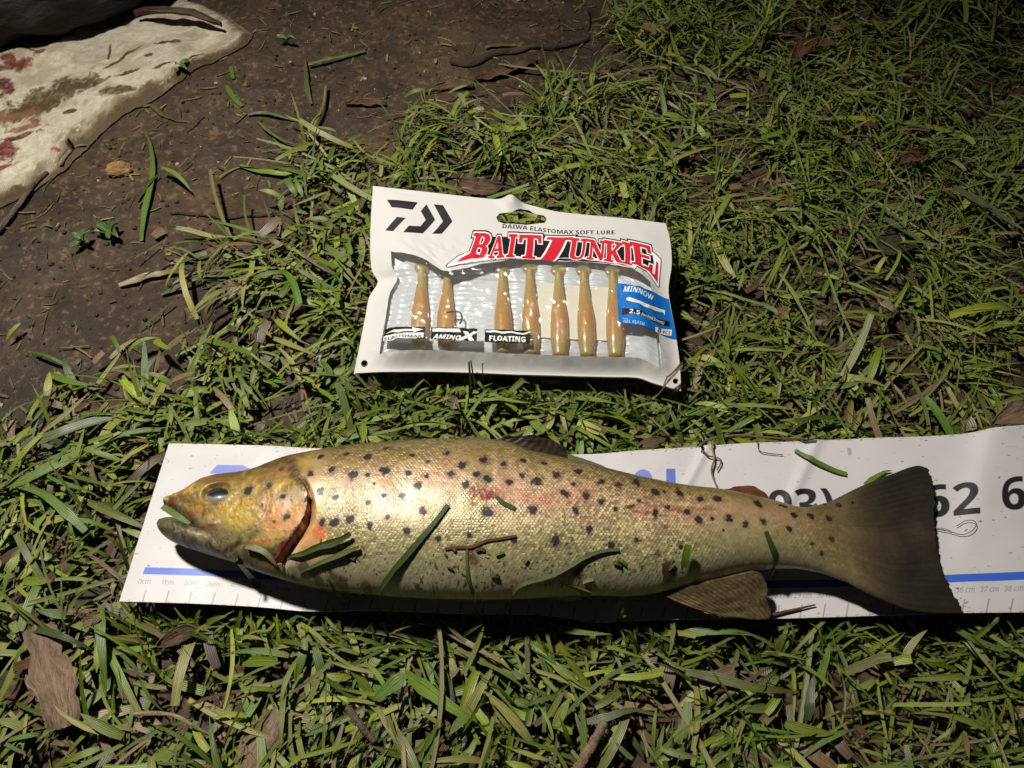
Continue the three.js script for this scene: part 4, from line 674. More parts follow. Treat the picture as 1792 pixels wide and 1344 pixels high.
const clothPoly = plan([[-700, 700], [-420, 640], [-200, 490], [0, 362], [60, 328], [130, 262], [195, 205], [292, 150], [392, 88], [434, 66], [420, 34], [340, 6], [300, -60], [330, -120], [-700, -150]], 0);
function path(r, x, z, az, len, elev, droop, y0, seg) {
  const pts = [], st = len / seg; let y = y0, e = elev, a = az; const bend = (r() - .5) * 1.2 / seg;
  for (let i = 0; i <= seg; i++) {
    const c = ceilingAt(x, z), g = groundY(x, z); pts.push(new THREE.Vector3(x, Math.min(c, Math.max(g + .0008 + y0 * .3, y)), z));
    x += Math.cos(a) * Math.cos(e) * st; z += Math.sin(a) * Math.cos(e) * st; y += Math.sin(e) * st; e -= droop / seg; a += bend;
  }
  return pts;
}
const turf = { x0: -.66, x1: .66, z0: -.80, z1: .10 };
function scatter(seed, n, fn) {
  const r = rng(seed);
  for (let k = 0; k < n; k++) {
    const x = lerp(turf.x0, turf.x1, r()), z = lerp(turf.z0, turf.z1, r()), g = grassCover(x, z);
    if (r() > g) continue;
    if (onMat(x, z) < -.022 || (z > -.35 && z < -.18 && polyDist(pkPoly, x, z) < -.022) || polyDist(clothPoly, x, z) < .004) continue;
    fn(r, x, z, g);
  }
}
// how trampled the turf is: broad flattened blades near the water side, finer standing grass up to the right
const fineness = (x, z) => clamp(smooth(-.05, .30, x - .35 * (z + .30)) * .75 + .5 * (fbm(x * 11, z * 11, 61, 2) - .45) + .12);
{
  const flat = new Blades();
  { // creeping runners lying in the turf
    const r = rng(911); for (let k = 0; k < 420; k++) { const x = lerp(turf.x0, turf.x1, r()), z = lerp(turf.z0, turf.z1, r()); if (grassCover(x, z) < .25 || onMat(x, z) < .004 || polyDist(clothPoly, x, z) < .02) continue; flat.add(path(r, x, z, r() * 6.283, .04 + .06 * r(), .05, .1, groundY(x, z) + .006 + .009 * r(), 9), .0012 + .0011 * r(), jitter([[.30, .29, .12], [.24, .20, .09], [.20, .24, .06]][Math.floor(r() * 3)], r, .25), null, 0, .9, 1); }
  }
  scatter(101, 54000, (r, x, z) => {
    if (r() > .24 + 1.4 * smooth(.40, .62, fbm(x * 24, z * 24, 65, 3))) return;
    const f = fineness(x, z), broad = r() > .12 + f * .75, len = broad ? .008 + .034 * r() * r() + .007 * r() : .011 + .028 * r(), w = broad ? .0015 + .0030 * Math.pow(r(), 1.6) : .0008 + .0011 * r();
    const k = r(), c = k < .10 ? straws[Math.floor(r() * 5)] : greens[Math.floor(r() * greens.length)], col = jitter(c, r);
    const y0 = groundY(x, z) + .001 + .015 * r();
    const flow = 12.566 * fbm(x * 7, z * 7, 63, 2) + (r() - .5) * 3.4;
    flat.add(path(r, x, z, flow, len, (r() - .25) * .75, r() * 1.1, y0, 5), w, col, r() < .12 ? jitter(straws[0], r) : null, (r() - .5) * 1.1, .12 + .35 * r(), r() < .3 ? 1 : 0, r() < .3 ? [.24, .26, .10] : null);
  });
  flat.build('trampled_grass', 'short trampled green grass blades covering the ground', 'grass');
  const fine = new Blades();
  scatter(202, 7000, (r, x, z) => {
    const f = fineness(x, z); if (r() > .40 + .60 * f || r() > .3 + 1.3 * smooth(.38, .62, fbm(x * 24, z * 24, 65, 3))) return;
    const n = 3 + Math.floor(r() * 7), hue = greens[Math.floor(r() * 4)], lean = r() * 6.283, tall = .75 + .5 * r();
    for (let i = 0; i < n; i++) {
      const len = (.014 + .028 * r()) * tall, ox = x + (r() - .5) * .010, oz = z + (r() - .5) * .010;
      if (onMat(ox, oz) < .001) continue;
      fine.add(path(r, ox, oz, lean + (r() - .5) * 2.6, len, .35 + .95 * r(), .3 + 1.2 * r(), groundY(ox, oz) + .002 * r(), 5), .0009 + .0013 * r(), jitter(hue, r, .25), r() < .1 ? [.26, .24, .10] : null, (r() - .5) * .8, .4, 0, r() < .4 ? [.20, .24, .10] : null);
    }
  });
  { // standing grass along the near and far edges of the mat and round the packet
    const r = rng(707), edge = (fn, n, side) => { for (let k = 0; k < n; k++) { const p = fn(r()), d = side * (.002 + .014 * r()), x = p.x + (r() - .5) * .004, z = p.z + d; if (onMat(x, z) < .0012 || polyDist(pkPoly, x, z) < .0015) continue; fine.add(path(r, x, z, -side * 1.57 + (r() - .5) * 3.6, .010 + .018 * r(), .5 + .8 * r(), .4 + .8 * r(), groundY(x, z) + .006 * r(), 5), .0010 + .0022 * r() * r(), jitter(greens[Math.floor(r() * 10)], r, .3), null, (r() - .5), .3, r() < .2 ? 1 : 0); } };
    edge(matBot, 1500, 1); edge(matTop, 900, -1); edge(pkBottom, 420, 1); edge(pkTop, 200, -1);
  }
  fine.build('fine_grass', 'fine upright green grass growing in tufts', 'grass');
  const thatch = new Blades();
  scatter(303, 15000, (r, x, z) => {
    const c = jitter(r() < .25 ? greens[5] : straws[Math.floor(r() * 5)], r, .35);
    thatch.add(path(r, x, z, r() * 6.283, .008 + .022 * r(), (r() - .4) * .3, .2, groundY(x, z) + .0006 + .004 * r(), 3), .0006 + .0014 * r() * r(), c, null, (r() - .5), .2, 1);
  });
  { // sparse straw, rootlets and clippings on the bare mud
    const r = rng(404);
    for (let k = 0; k < 5200; k++) {
      const x = lerp(turf.x0, turf.x1, r()), z = lerp(turf.z0, turf.z1, r()); if (polyDist(clothPoly, x, z) < .003 || onMat(x, z) < .004 || (z > -.35 && z < -.18 && polyDist(pkPoly, x, z) < 0)) continue;
      const q = r(), c = q < .35 ? greens[Math.floor(r() * 10)] : straws[Math.floor(r() * 5)];
      thatch.add(path(r, x, z, r() * 6.283, .003 + .016 * r() * r(), (r() - .5) * .2, .1, groundY(x, z) + .0006, 3), .0004 + .0018 * r() * r(), jitter(c, r, .35), null, (r() - .5) * .8, .2, 1);
    }
  }
  scatter(606, 3000, (r, x, z) => { thatch.add(path(r, x, z, r() * 6.283, .004 + .012 * r(), (r() - .4) * .5, .3, groundY(x, z) + .003 + .010 * r(), 3), .0018 + .0045 * r(), jitter([[.17, .10, .055], [.24, .15, .085], [.10, .06, .034]][Math.floor(r() * 3)], r, .35), null, (r() - .5), .15, 1); });
  thatch.build('dry_thatch', 'thin dry straw and clippings lying between the grass and mud', 'thatch');
}
{ // crumbs of soil and pale chips
  const r = rng(505), g = new THREE.IcosahedronGeometry(1, 0), m = new THREE.MeshStandardMaterial({ roughness: .85 }), n = 9000, o = new THREE.InstancedMesh(g, m, n), M = new THREE.Matrix4(), q = new THREE.Quaternion(), e = new THREE.Euler(), col = new THREE.Color();
  for (let k = 0; k < n; k++) {
    let x, z; do { x = lerp(-.62, .62, r()); z = lerp(-.78, .05, r()); } while (grassCover(x, z) > .75 && r() < .7 || onMat(x, z) < .004 || polyDist(clothPoly, x, z) < .002 || (z > -.35 && z < -.18 && polyDist(pkPoly, x, z) < 0));
    const s = .0003 + .0016 * Math.pow(r(), 4); e.set(r() * 6, r() * 6, r() * 6);
    M.compose(new THREE.Vector3(x, groundY(x, z) + s * .3, z), q.setFromEuler(e), new THREE.Vector3(s, s * (.5 + .5 * r()), s * (.6 + .6 * r()))); o.setMatrixAt(k, M);
    const pale = r() < .05 ? 1 : 0; o.setColorAt(k, pale ? col.setRGB(.42, .34, .22) : col.setRGB(.035 + .03 * r(), .024 + .02 * r(), .014 + .012 * r()));
  }
  o.name = 'soil_crumbs'; o.castShadow = o.receiveShadow = true; o.userData = { kind: 'stuff', label: 'small crumbs of dark soil and pale chips on the ground', category: 'soil' }; scene.add(o);
}

{ // beads of water on the blades
  const src = scene.getObjectByName('trampled_grass').geometry.attributes.position.array, r = rng(808), n = 900, o = new THREE.InstancedMesh(new THREE.SphereGeometry(1, 10, 8), new THREE.MeshPhysicalMaterial({ color: 0xffffff, transmission: 1, thickness: .001, ior: 1.33, roughness: .02 }), n), M = new THREE.Matrix4();
  for (let k = 0; k < n; k++) { const i = Math.floor(r() * src.length / 3) * 3, s = .00025 + .0004 * r() * r(); M.makeScale(s, s * .8, s).setPosition(src[i], src[i + 1] + s * .5, src[i + 2]); o.setMatrixAt(k, M); }
  o.name = 'dew_drops'; o.castShadow = o.receiveShadow = true; o.userData = { kind: 'stuff', label: 'tiny clear beads of water on the grass blades', category: 'dew' }; scene.add(o);
}

// ---------------------------------------------------------------- single blades, leaves, twigs and scraps
function supportY(x, z) {
  const f = fishUpper(x, z); if (f > 0) return f;
  if (onMat(x, z) < 0) return matGrid(x, z);
  if (z > -.35 && z < -.18 && polyDist(pkPoly, x, z) < 0) return pkPlaneY(x, z) + .010;
  const g = groundY(x, z); if (polyDist(clothPoly, x, z) < 0) return g + .0085;
  return g + .011 * grassCover(x, z);
}
function lay(pts, n, lift = [0]) {                                               // surveyed points laid down on whatever carries them; lift in mm along the way
  const P = pts.map(([px, py, h], i) => { if (h) return at(px, py, h); const li = (lift[Math.min(lift.length - 1, i)] + .5) / 1000; let y = .02, p; for (let k = 0; k < 7; k++) { p = at(px, py, y); y = lerp(y, supportY(p.x, p.z) + li, .75); } p = at(px, py, y); p.y = supportY(p.x, p.z) + li; return p; });
  const s = spline(P), out = []; for (let i = 0; i < n; i++) { const p = s(i / (n - 1)), li = lerp(lift[Math.min(lift.length - 1, Math.floor(i / (n - 1) * (pts.length - 1)))], lift[Math.min(lift.length - 1, Math.ceil(i / (n - 1) * (pts.length - 1)))], (i / (n - 1) * (pts.length - 1)) % 1) / 1000; if (pts[0].length < 3) p.y = Math.max(p.y, supportY(p.x, p.z) + li + .0006); out.push(p); }
  return out;
}
const G = { lime: [.19, .31, .035], mid: [.125, .215, .03], deep: [.055, .095, .022], olive: [.12, .135, .035], pale: [.24, .24, .10], grey: [.13, .16, .075], straw: [.32, .24, .12], rust: [.16, .075, .04], yellow: [.28, .27, .08] };
function blade(label, pts, width, col, { lift = [0], roll = 0, fold = .25, tip = null, blunt = 0, group } = {}) {
  const b = new Blades(); b.add(lay(pts, 18, lift), width, G[col], tip && G[tip], roll, fold, blunt); single('grass_blade', b.geometry(), grassMat, label, 'grass blade', group);
}
blade('long dark green blade running diagonally down the front of the trout', [[784, 884], [752, 925], [712, 972], [682, 1008], [642, 1052]], .0024, 'deep', { lift: [.2, .4, .6, .6, 0], blunt: 1 });
blade('wide dark green blade lying just behind the trout\'s gill', [[614, 934], [590, 948], [556, 958], [528, 970], [500, 980]], .0030, 'deep', { roll: .4, fold: .6, lift: [2, 1.4, .8, .4, .2], tip: 'olive' });
blade('dark green blade below the one behind the gill, ending square', [[629, 958], [598, 972], [565, 985], [536, 998], [522, 1004]], .0027, 'olive', { roll: -.3, fold: .6, lift: [1.6, 1, .6, .3, .2], tip: 'deep' });
blade('pale green blade curving over the trout\'s gill slit', [[430, 958], [446, 960], [464, 968], [476, 980], [486, 992]], .0030, 'pale', { lift: [1.5], roll: .4 });
blade('green blade hanging off the trout\'s throat over the blue rule', [[416, 974], [416, 984], [424, 996], [438, 1008], [453, 1018]], .0040, 'mid', { lift: [2.5, 2, 1.5, 1, .6], roll: -.3 });
blade('green blade poking out of the trout\'s mouth', [[330, 918, .040], [312, 904, .041], [298, 895, .042], [284, 886, .043]], .0030, 'mid', { blunt: 1 });
blade('bright green clipped blade standing off the trout\'s side near the anal fin', [[1197, 994], [1199, 978], [1202, 964], [1205, 953]], .0033, 'lime', { lift: [1, 2.5, 4, 5.5], blunt: 1 });
blade('dark green blade stuck to the trout above the anal fin', [[1340, 930], [1348, 952], [1357, 976], [1366, 996]], .0030, 'deep');
blade('short green blade stuck on the trout just before the tail', [[1430, 883], [1416, 894], [1398, 910]], .0022, 'mid', { blunt: 1 });
blade('short dark green scrap beside the red scrape on the trout', [[868, 869], [880, 880], [892, 886], [902, 891]], .0020, 'deep', { blunt: 1 });
blade('long bent brown green blade across the trout\'s belly', [[1084, 962], [1056, 964], [1028, 972], [1000, 990], [962, 1010], [919, 1022], [886, 1044]], .0016, 'olive', { lift: [.3, 1, 1.4, 1.2, .8, .8, .5], blunt: 1 });
blade('thin dark rootlet lying along the trout\'s belly', [[778, 961], [800, 958], [826, 957], [850, 947], [876, 943], [904, 938]], .0012, 'rust', { blunt: 1 });
blade('small pale green blade hanging down the trout\'s belly', [[817, 957], [817, 980], [818, 1002], [832, 1046]], .0014, 'pale', { blunt: 1 });
blade('green blade rising over the mat edge below the belly', [[1099, 1100], [1098, 1075], [1098, 1055], [1103, 1034]], .0021, 'mid', { lift: [0, 4, 9, 14] });
blade('dull green blade lying along the trout\'s back behind the dorsal fin', [[966, 797], [990, 800], [1010, 805], [1036, 812], [1062, 819]], .0034, 'grey', { lift: [2, 2, 1.5, 1, .5] });
blade('pale straw lying beside the folded dorsal fin', [[868, 770], [894, 778], [918, 792], [934, 800], [948, 806]], .0011, 'straw', { lift: [1] });
blade('pale straw looped over the trout\'s back', [[800, 770], [820, 768], [838, 766], [850, 768]], .0012, 'straw', { lift: [1, 2, 2, 1] });
blade('thin green stem lying across the trout\'s back', [[815, 772], [818, 784], [816, 796]], .0022, 'olive', { lift: [3, 1, .3] });
blade('green blade with a brown middle lying on the white mat', [[1391, 788], [1412, 800], [1440, 814], [1462, 824], [1482, 830]], .0026, 'mid', { lift: [.5, 1.2, 1.4, 1, .4], blunt: 1, tip: 'lime' });
blade('small green blade tucked behind the upper tail lobe', [[1512, 848], [1530, 836], [1548, 826], [1562, 823]], .0022, 'lime', { lift: [1] });
blade('broad bright green blade lying flat in the grass in front of the mat', [[708, 1178], [740, 1202], [776, 1228], [810, 1250], [836, 1262]], .0058, 'lime', { lift: [9, 8, 6, 4, 2], fold: .12 });
blade('wide green blade folded back from the broad bright blade', [[708, 1180], [690, 1196], [670, 1212], [652, 1226]], .0062, 'mid', { lift: [9, 7, 5, 3], fold: .15 });
blade('pale green blade beside the brown twig in front of the mat', [[1022, 1264], [1060, 1256], [1096, 1244], [1128, 1242]], .0034, 'grey', { lift: [4, 6, 6, 4] });
blade('long blue green blade lying in the dark grass beyond the mat corner', [[1668, 328], [1706, 350], [1750, 378], [1796, 406]], .0062, 'grey', { lift: [5] });
blade('flat dull blade lying before a dead leaf in the turf right of the packet', [[1546, 382], [1580, 402], [1614, 424], [1630, 432]], .0052, 'grey', { lift: [6] });
blade('long green blade lying on bare mud beside the cloth', [[248, 422], [251, 390], [258, 352], [266, 318], [268, 290], [264, 258], [256, 236], [242, 230]], .0042, 'mid', { lift: [1, 1.5, 1.5, 2, 2, 2, 1, .5], tip: 'olive', roll: .2 });
blade('thin olive blade touching the cloth edge on the mud', [[244, 172], [262, 184], [284, 202], [310, 213]], .0028, 'olive', { lift: [.8] });
blade('short green clipping lying on the mud below the seedling', [[396, 150], [404, 164], [414, 178], [424, 186]], .0036, 'mid', { blunt: 1, lift: [.6] });
blade('tiny upright green clipping on the mud', [[404, 116], [406, 126], [408, 138]], .0030, 'mid', { blunt: 1, lift: [.5] });
blade('pale green blade lying flat on the mud beside the runner stem', [[434, 201], [458, 198], [490, 204], [522, 213]], .0030, 'grey', { lift: [1, 1.5, 1.5, .5] });
blade('narrow green blade leading up from the runner stem', [[545, 182], [538, 158], [536, 128], [534, 100]], .0034, 'olive', { lift: [1, 3, 4, 3] });
blade('blunt green blade crossing the top of the runner stem', [[540, 112], [570, 106], [604, 98], [640, 90]], .0030, 'mid', { lift: [3, 3, 2, 1], blunt: 1 });
blade('wide pale green blade lying on the mud above the turf edge', [[420, 290], [446, 298], [484, 304], [520, 306], [600, 310]], .0042, 'lime', { lift: [1, 2, 2, 1, .5] });
blade('thin green blade bending from the runner stem over the mud', [[450, 212], [470, 230], [496, 246], [526, 254]], .0022, 'mid', { lift: [1, 3, 3, 1] });
blade('narrow pointed green blade standing by the runner stem', [[512, 282], [498, 264], [484, 250], [476, 240]], .0026, 'mid', { lift: [1, 2, 3, 4] });
blade('flat dry blade with green edge lying on mud at the turf\'s left margin', [[208, 500], [240, 490], [280, 480], [332, 468]], .0052, 'straw', { lift: [1, 2, 2, 1], tip: 'olive' });
blade('bent green blade running along the mud below the dry flat blade', [[282, 516], [310, 502], [346, 488], [380, 476]], .0030, 'grey', { lift: [1, 3, 3, 2] });
blade('short broad green clipping among dark roots at the top', [[850, 84], [872, 80], [900, 80], [912, 82]], .0034, 'olive', { blunt: 1, lift: [1] });
blade('broad upright green blade behind the packet', [[982, 200], [990, 176], [998, 152], [1003, 132]], .0052, 'mid', { lift: [1, 6, 10, 13], roll: .5 });
blade('twisted upright green blade next to the bare patch behind the packet', [[1024, 190], [1024, 170], [1018, 148], [1012, 130]], .0048, 'grey', { lift: [1, 5, 9, 11], roll: -.6 });
blade('green blade sticking up over the packet\'s top corner', [[684, 322], [690, 312], [700, 304], [712, 300]], .0044, 'lime', { lift: [4, 8, 9, 8] });
blade('flat dark green blade lying left of the measuring mat', [[0, 852], [40, 842], [84, 822], [140, 800]], .0048, 'mid', { lift: [3, 5, 6, 4] });
blade('wide green blade reaching in beside the mat\'s cut end', [[150, 930], [120, 900], [70, 862], [20, 850]], .0046, 'mid', { lift: [5, 7, 7, 4] });
blade('thick green blade lying across the turf left of the trout', [[40, 780], [90, 764], [150, 742], [196, 730]], .0056, 'grey', { lift: [3, 6, 6, 4], blunt: 1 });
blade('tall bright green blade over the bark scrap in the near corner', [[178, 1060], [176, 1100], [180, 1150], [186, 1216]], .0044, 'mid', { lift: [3, 8, 9, 5] });
blade('long green blade arching over the end of the bark strip', [[40, 1096], [80, 1104], [120, 1118], [164, 1138]], .0036, 'deep', { lift: [2, 7, 9, 6] });
blade('long olive blade lying across the turf in front of the tail', [[1200, 1176], [1260, 1188], [1320, 1204], [1400, 1212]], .0044, 'olive', { lift: [4, 7, 7, 5] });
blade('shiny green blade standing in front of the tail fin', [[1412, 1260], [1416, 1226], [1420, 1200], [1426, 1180]], .0042, 'grey', { lift: [3, 8, 10, 11] });
blade('upright bright green blade below the tail fin\'s lower tip', [[1428, 1210], [1436, 1180], [1446, 1150], [1452, 1124]], .0036, 'lime', { lift: [3, 7, 10, 12] });
blade('broad yellowing blade lying in the near turf below the tail', [[1480, 1176], [1510, 1164], [1540, 1152], [1560, 1150]], .0040, 'pale', { lift: [6], blunt: 1 });
blade('thin grass tip resting on the packet\'s lower edge', [[824, 668], [818, 658], [804, 648], [786, 641]], .0012, 'deep', { lift: [1, 2, 1, .5] });
blade('grey grass tip crossing the packet\'s lower edge', [[826, 666], [834, 656], [842, 646], [848, 636]], .0010, 'grey', { lift: [1, 2, 1, .5] });
blade('dry brown stalk resting on the packet\'s lower corner', [[1122, 668], [1150, 668], [1176, 660], [1200, 646]], .0012, 'straw', { lift: [2, 2, 3, 4], blunt: 1 });
blade('second thin brown stalk across the packet\'s punched corner', [[1130, 664], [1156, 662], [1180, 650], [1204, 636]], .0009, 'rust', { lift: [2, 3, 3, 4], blunt: 1 });

{ const r = rng(1212); for (let k = 0; k < 18; k++) { const px = 560 + r() * 620, py = 960 + r() * 62 - (px > 1080 ? 18 : 0), a = (r() - .5) * 2.2, L = 6 + r() * 16; blade('tiny grass scrap stuck to the trout\'s dirty belly', [[px, py], [px + Math.cos(a) * L * .5, py + Math.sin(a) * L * .5 - 1], [px + Math.cos(a) * L, py + Math.sin(a) * L]], .0006 + .0012 * r(), ['deep', 'olive', 'rust', 'pale', 'mid'][Math.floor(r() * 5)], { group: 'grass scraps on the trout', blunt: 1, roll: r() - .5, lift: [.2, .6, .3] }); } }
const litterTex = dataTex(256, 256, (i, j) => { const n = tileNoise(i, j, 256, [4, 11, 30, 80], 92), f = tileNoise(i * 1, j * 4 % 256, 256, [12, 40], 96); return grey(255 * clamp(.48 + .55 * (n - .5) + .35 * (f - .5) + .25)); });
const litterBump = dataTex(256, 256, (i, j) => grey(255 * tileNoise(i, j * 3 % 256, 256, [8, 20, 60, 120], 94)), false);
const litter = (r, g, b) => new THREE.MeshStandardMaterial({ color: new THREE.Color(r, g, b), map: litterTex, bumpMap: litterBump, bumpScale: .0007, roughness: .8, side: THREE.DoubleSide });
const LM = { brown: litter(.19, .105, .058), tan: litter(.34, .22, .14), red: litter(.20, .085, .045), dark: litter(.07, .042, .026), wood: litter(.17, .125, .08), cream: litter(.46, .36, .20), ochre: litter(.50, .28, .10) };
// dead leaves and bark scraps: curled slabs along a surveyed middle line, half width in mm
function scrap(name, label, category, pts, half, m, { lift = [2], curl = .002, jag = .25, pointed = 1, seed = 1, thick = .0006, group } = {}) {
  const mid = lay(pts, 24, lift), s = spline(mid);
  const g = sheet((u, v) => {
    const p = s(u), T = s(Math.min(1, u + .02)).sub(s(Math.max(0, u - .02))).normalize(), S = new THREE.Vector3(-T.z, 0, T.x).normalize(), k = v * 2 - 1;
    const w = half / 1000 * (pointed ? Math.pow(Math.sin(Math.PI * clamp(u, .015, .985)), .75) : .75 + .25 * Math.sin(Math.PI * u)) * (1 + jag * (fbm(u * 9, Math.sign(k) * 3 + seed, 111 + seed, 3) - .5) * 2);
    const end = pointed ? 0 : (u < .02 || u > .98 ? (fbm(v * 7, u * 4, seed, 2) - .5) * .003 : 0);
    p.addScaledVector(S, k * w).addScaledVector(T, end); p.y += curl * (k * k - .3) + .0022 * (fbm(u * 6, v * 5, 115 + seed, 3) - .5) - (pointed ? .0006 * Math.exp(-k * k * 60) : 0); return p;
  }, 40, 16, thick);
  single(name, g, m, label, category, group);
}
scrap('dead_leaf', 'curled reddish brown dead leaf in the dark turf beyond the packet', 'leaf', [[1384, 116], [1396, 96], [1412, 78], [1432, 62]], 4.4, LM.red, { lift: [4, 6, 6, 4], curl: .003, seed: 2 });
scrap('dead_leaf', 'small brown dead leaf folded over beside the curled reddish leaf', 'leaf', [[1428, 82], [1444, 76], [1462, 82]], 3.4, LM.brown, { lift: [4, 6, 4], seed: 3 });
scrap('dead_leaf', 'bent orange brown dead leaf lying on turf beside a pale straw', 'leaf', [[1568, 290], [1584, 280], [1602, 276], [1622, 268]], 4.6, LM.red, { lift: [5, 8, 8, 6], curl: .004, seed: 4 });
scrap('dead_leaf', 'dull brown dead leaf lying on the mud beyond the packet', 'leaf', [[606, 184], [630, 178], [650, 180], [676, 184]], 4.0, LM.brown, { lift: [1], seed: 5 });
scrap('dead_leaf', 'dark brown dead leaf half buried just behind the packet', 'leaf', [[802, 318], [824, 328], [846, 332], [880, 330]], 7.0, LM.brown, { lift: [3, 5, 5, 3], seed: 6, curl: .004 });
scrap('dead_leaf', 'broad dark dead leaf pressed into the turf right of the packet', 'leaf', [[1520, 440], [1550, 430], [1580, 426], [1612, 432]], 9, LM.dark, { lift: [4], seed: 7 });
scrap('dead_leaf', 'yellow brown dead leaf resting by the mat\'s raised far edge', 'leaf', [[1736, 742], [1760, 730], [1790, 722], [1830, 716]], 6, LM.tan, { lift: [9, 12, 12, 10], seed: 8 });
scrap('dead_leaf', 'rusty dead leaf lying between blades left of the trout\'s head', 'leaf', [[132, 706], [150, 714], [170, 722], [184, 728]], 4.5, LM.brown, { lift: [2, 4, 4, 2], seed: 9 });
scrap('dead_leaf', 'pale tan leaf scrap at the turf\'s edge on the mud', 'leaf', [[384, 516], [398, 508], [412, 504], [424, 500]], 4.0, LM.tan, { lift: [3, 5, 5, 3], seed: 10 });
scrap('bark_scrap', 'long torn pinkish bark strip in the near corner of the turf', 'bark', [[66, 1096], [76, 1140], [92, 1196], [106, 1240], [112, 1276]], 7.6, LM.tan, { lift: [5, 7, 7, 7, 6], pointed: 0, jag: .4, seed: 11, curl: -.001, thick: .0012 });
scrap('bark_scrap', 'smaller bark flake leaning beside the long torn bark strip', 'bark', [[58, 1130], [70, 1170], [84, 1216]], 5, LM.tan, { lift: [3, 4, 4], pointed: 0, jag: .5, seed: 12, thick: .001 });
scrap('bark_scrap', 'broad pale bark piece standing in the near turf below the trout\'s head', 'bark', [[486, 1244], [474, 1280], [456, 1320], [436, 1372]], 9.6, LM.tan, { lift: [4, 8, 9, 8], pointed: 0, jag: .45, seed: 13, curl: -.002, thick: .0016 });
scrap('bark_scrap', 'small reddish bark chip in turf near the mat\'s cut end', 'bark', [[145, 1092], [158, 1084], [172, 1078]], 3, LM.tan, { lift: [5, 7, 6], pointed: 0, seed: 14 });
scrap('bark_scrap', 'brown bark sliver lying in the turf in front of the trout\'s head', 'bark', [[276, 1132], [300, 1118], [324, 1108], [350, 1104]], 3.2, LM.brown, { lift: [5, 7, 7, 5], seed: 15 });
scrap('bark_scrap', 'rusty bark flake beside the dark root at the top', 'bark', [[830, 142], [868, 130], [905, 118], [940, 106]], 4.4, LM.red, { lift: [1, 2, 2, 1], seed: 16, jag: .5 });
scrap('bark_scrap', 'pale splinter of wood standing in turf right of the packet', 'bark', [[1542, 528], [1552, 536], [1564, 546]], 2.2, LM.cream, { lift: [6, 8, 8], pointed: 0, seed: 17 });
scrap('dead_leaf', 'dark brown leaf lying on the cloth\'s far tip', 'leaf', [[236, 24], [276, 20], [330, 24], [388, 44]], 3.0, LM.brown, { lift: [3, 5, 5, 3], seed: 18, curl: .003 });

// twigs, stalks and roots: bent tapering rods
function twig(name, label, category, pts, r0, r1, m, { lift = [1], knot = .12, group } = {}) {
  const P = lay(pts, 26, lift.map(v => v + r0 * 700)), s = spline(P), g = sheet((u, v) => { const p = s(v), T = s(Math.min(1, v + .02)).sub(s(Math.max(0, v - .02))).normalize(), S = new THREE.Vector3(-T.z, 0, T.x).normalize(), N = new THREE.Vector3().crossVectors(S, T), a = u * 6.2832, r = lerp(r0, r1, v) * (v === 0 || v === 1 ? .02 : 1) * (1 + knot * 2 * (fbm(v * 14 + 5 * r0 * 1000, Math.cos(a), 121, 3) - .5)); return p.addScaledVector(S, Math.cos(a) * r).addScaledVector(N, Math.sin(a) * r); }, 9, 40);
  single(name, g, m, label, category, group);
}
twig('twig', 'grey brown twig lying on the mud against the cloth edge', 'twig', [[-6, 408], [30, 362], [60, 322], [84, 300]], .0018, .0013, LM.wood);
twig('twig', 'thin stalk crossing the cloth\'s frayed edge', 'twig', [[104, 290], [118, 270], [130, 254], [142, 238]], .0013, .0007, LM.cream, { lift: [2] });
twig('twig', 'brown broken twig lying in the turf at the near edge', 'twig', [[1006, 1356], [1022, 1326], [1044, 1290], [1060, 1262]], .0022, .0018, LM.tan, { lift: [4, 6, 7, 6], knot: .3 });
twig('twig', 'short brown stick lying beside the broad folded blade', 'twig', [[608, 1238], [622, 1256], [640, 1280], [658, 1300]], .0016, .0012, LM.wood, { lift: [4, 6, 5, 4] });
twig('straw_stalk', 'long bent straw stalk lying near the broad bark piece', 'straw', [[232, 1250], [270, 1248], [310, 1254], [352, 1278], [402, 1304]], .0010, .0005, LM.cream, { lift: [5, 8, 9, 8, 5] });
twig('tree_root', 'dark root winding over the mud at the top', 'root', [[786, 108], [820, 112], [860, 96], [910, 88], [960, 84], [1010, 74], [1032, 66]], .0030, .0016, LM.dark, { lift: [-1], knot: .4 });
twig('tree_root', 'thin dark root lying across the mud left of the packet', 'root', [[296, 374], [350, 376], [400, 382], [450, 378], [492, 372]], .0009, .0006, LM.dark, { lift: [-.3] });
twig('tree_root', 'brown root stub beside the bare patch behind the packet', 'root', [[830, 150], [800, 152], [770, 156], [735, 165]], .0022, .0008, LM.brown, { lift: [-.5], knot: .5 });
twig('runner_stem', 'yellow green runner stem standing on the mud beside the turf edge', 'stem', [[536, 288], [538, 262], [546, 238], [554, 212], [566, 186], [572, 150]], .0016, .0012, new THREE.MeshStandardMaterial({ color: new THREE.Color(.26, .24, .08), map: litterTex, roughness: .6 }), { lift: [1, 2, 3, 3, 3, 2] });
twig('straw_stalk', 'brown straw stalk arching over the mat\'s far edge', 'straw', [[1222, 784], [1240, 770], [1270, 764], [1320, 764], [1370, 768], [1422, 772]], .0008, .0005, LM.tan, { lift: [3, 5, 5, 3, 2, 1] });
twig('rootlet', 'pale branching rootlet lying on the mat above the trout\'s back', 'root', [[1252, 766], [1246, 784], [1250, 802], [1245, 824], [1250, 842], [1258, 856]], .0006, .0004, LM.cream, { lift: [1.5] });
twig('rootlet', 'short side rootlet curling across the pale rootlet', 'root', [[1228, 788], [1240, 798], [1252, 800], [1262, 806], [1254, 824]], .0004, .0003, LM.tan, { lift: [1] });
twig('twig', 'thin brown twig lying over the mat edge beside the anal fin', 'twig', [[1342, 1078], [1368, 1072], [1394, 1066], [1428, 1058]], .0008, .0003, LM.brown, { lift: [.5] });
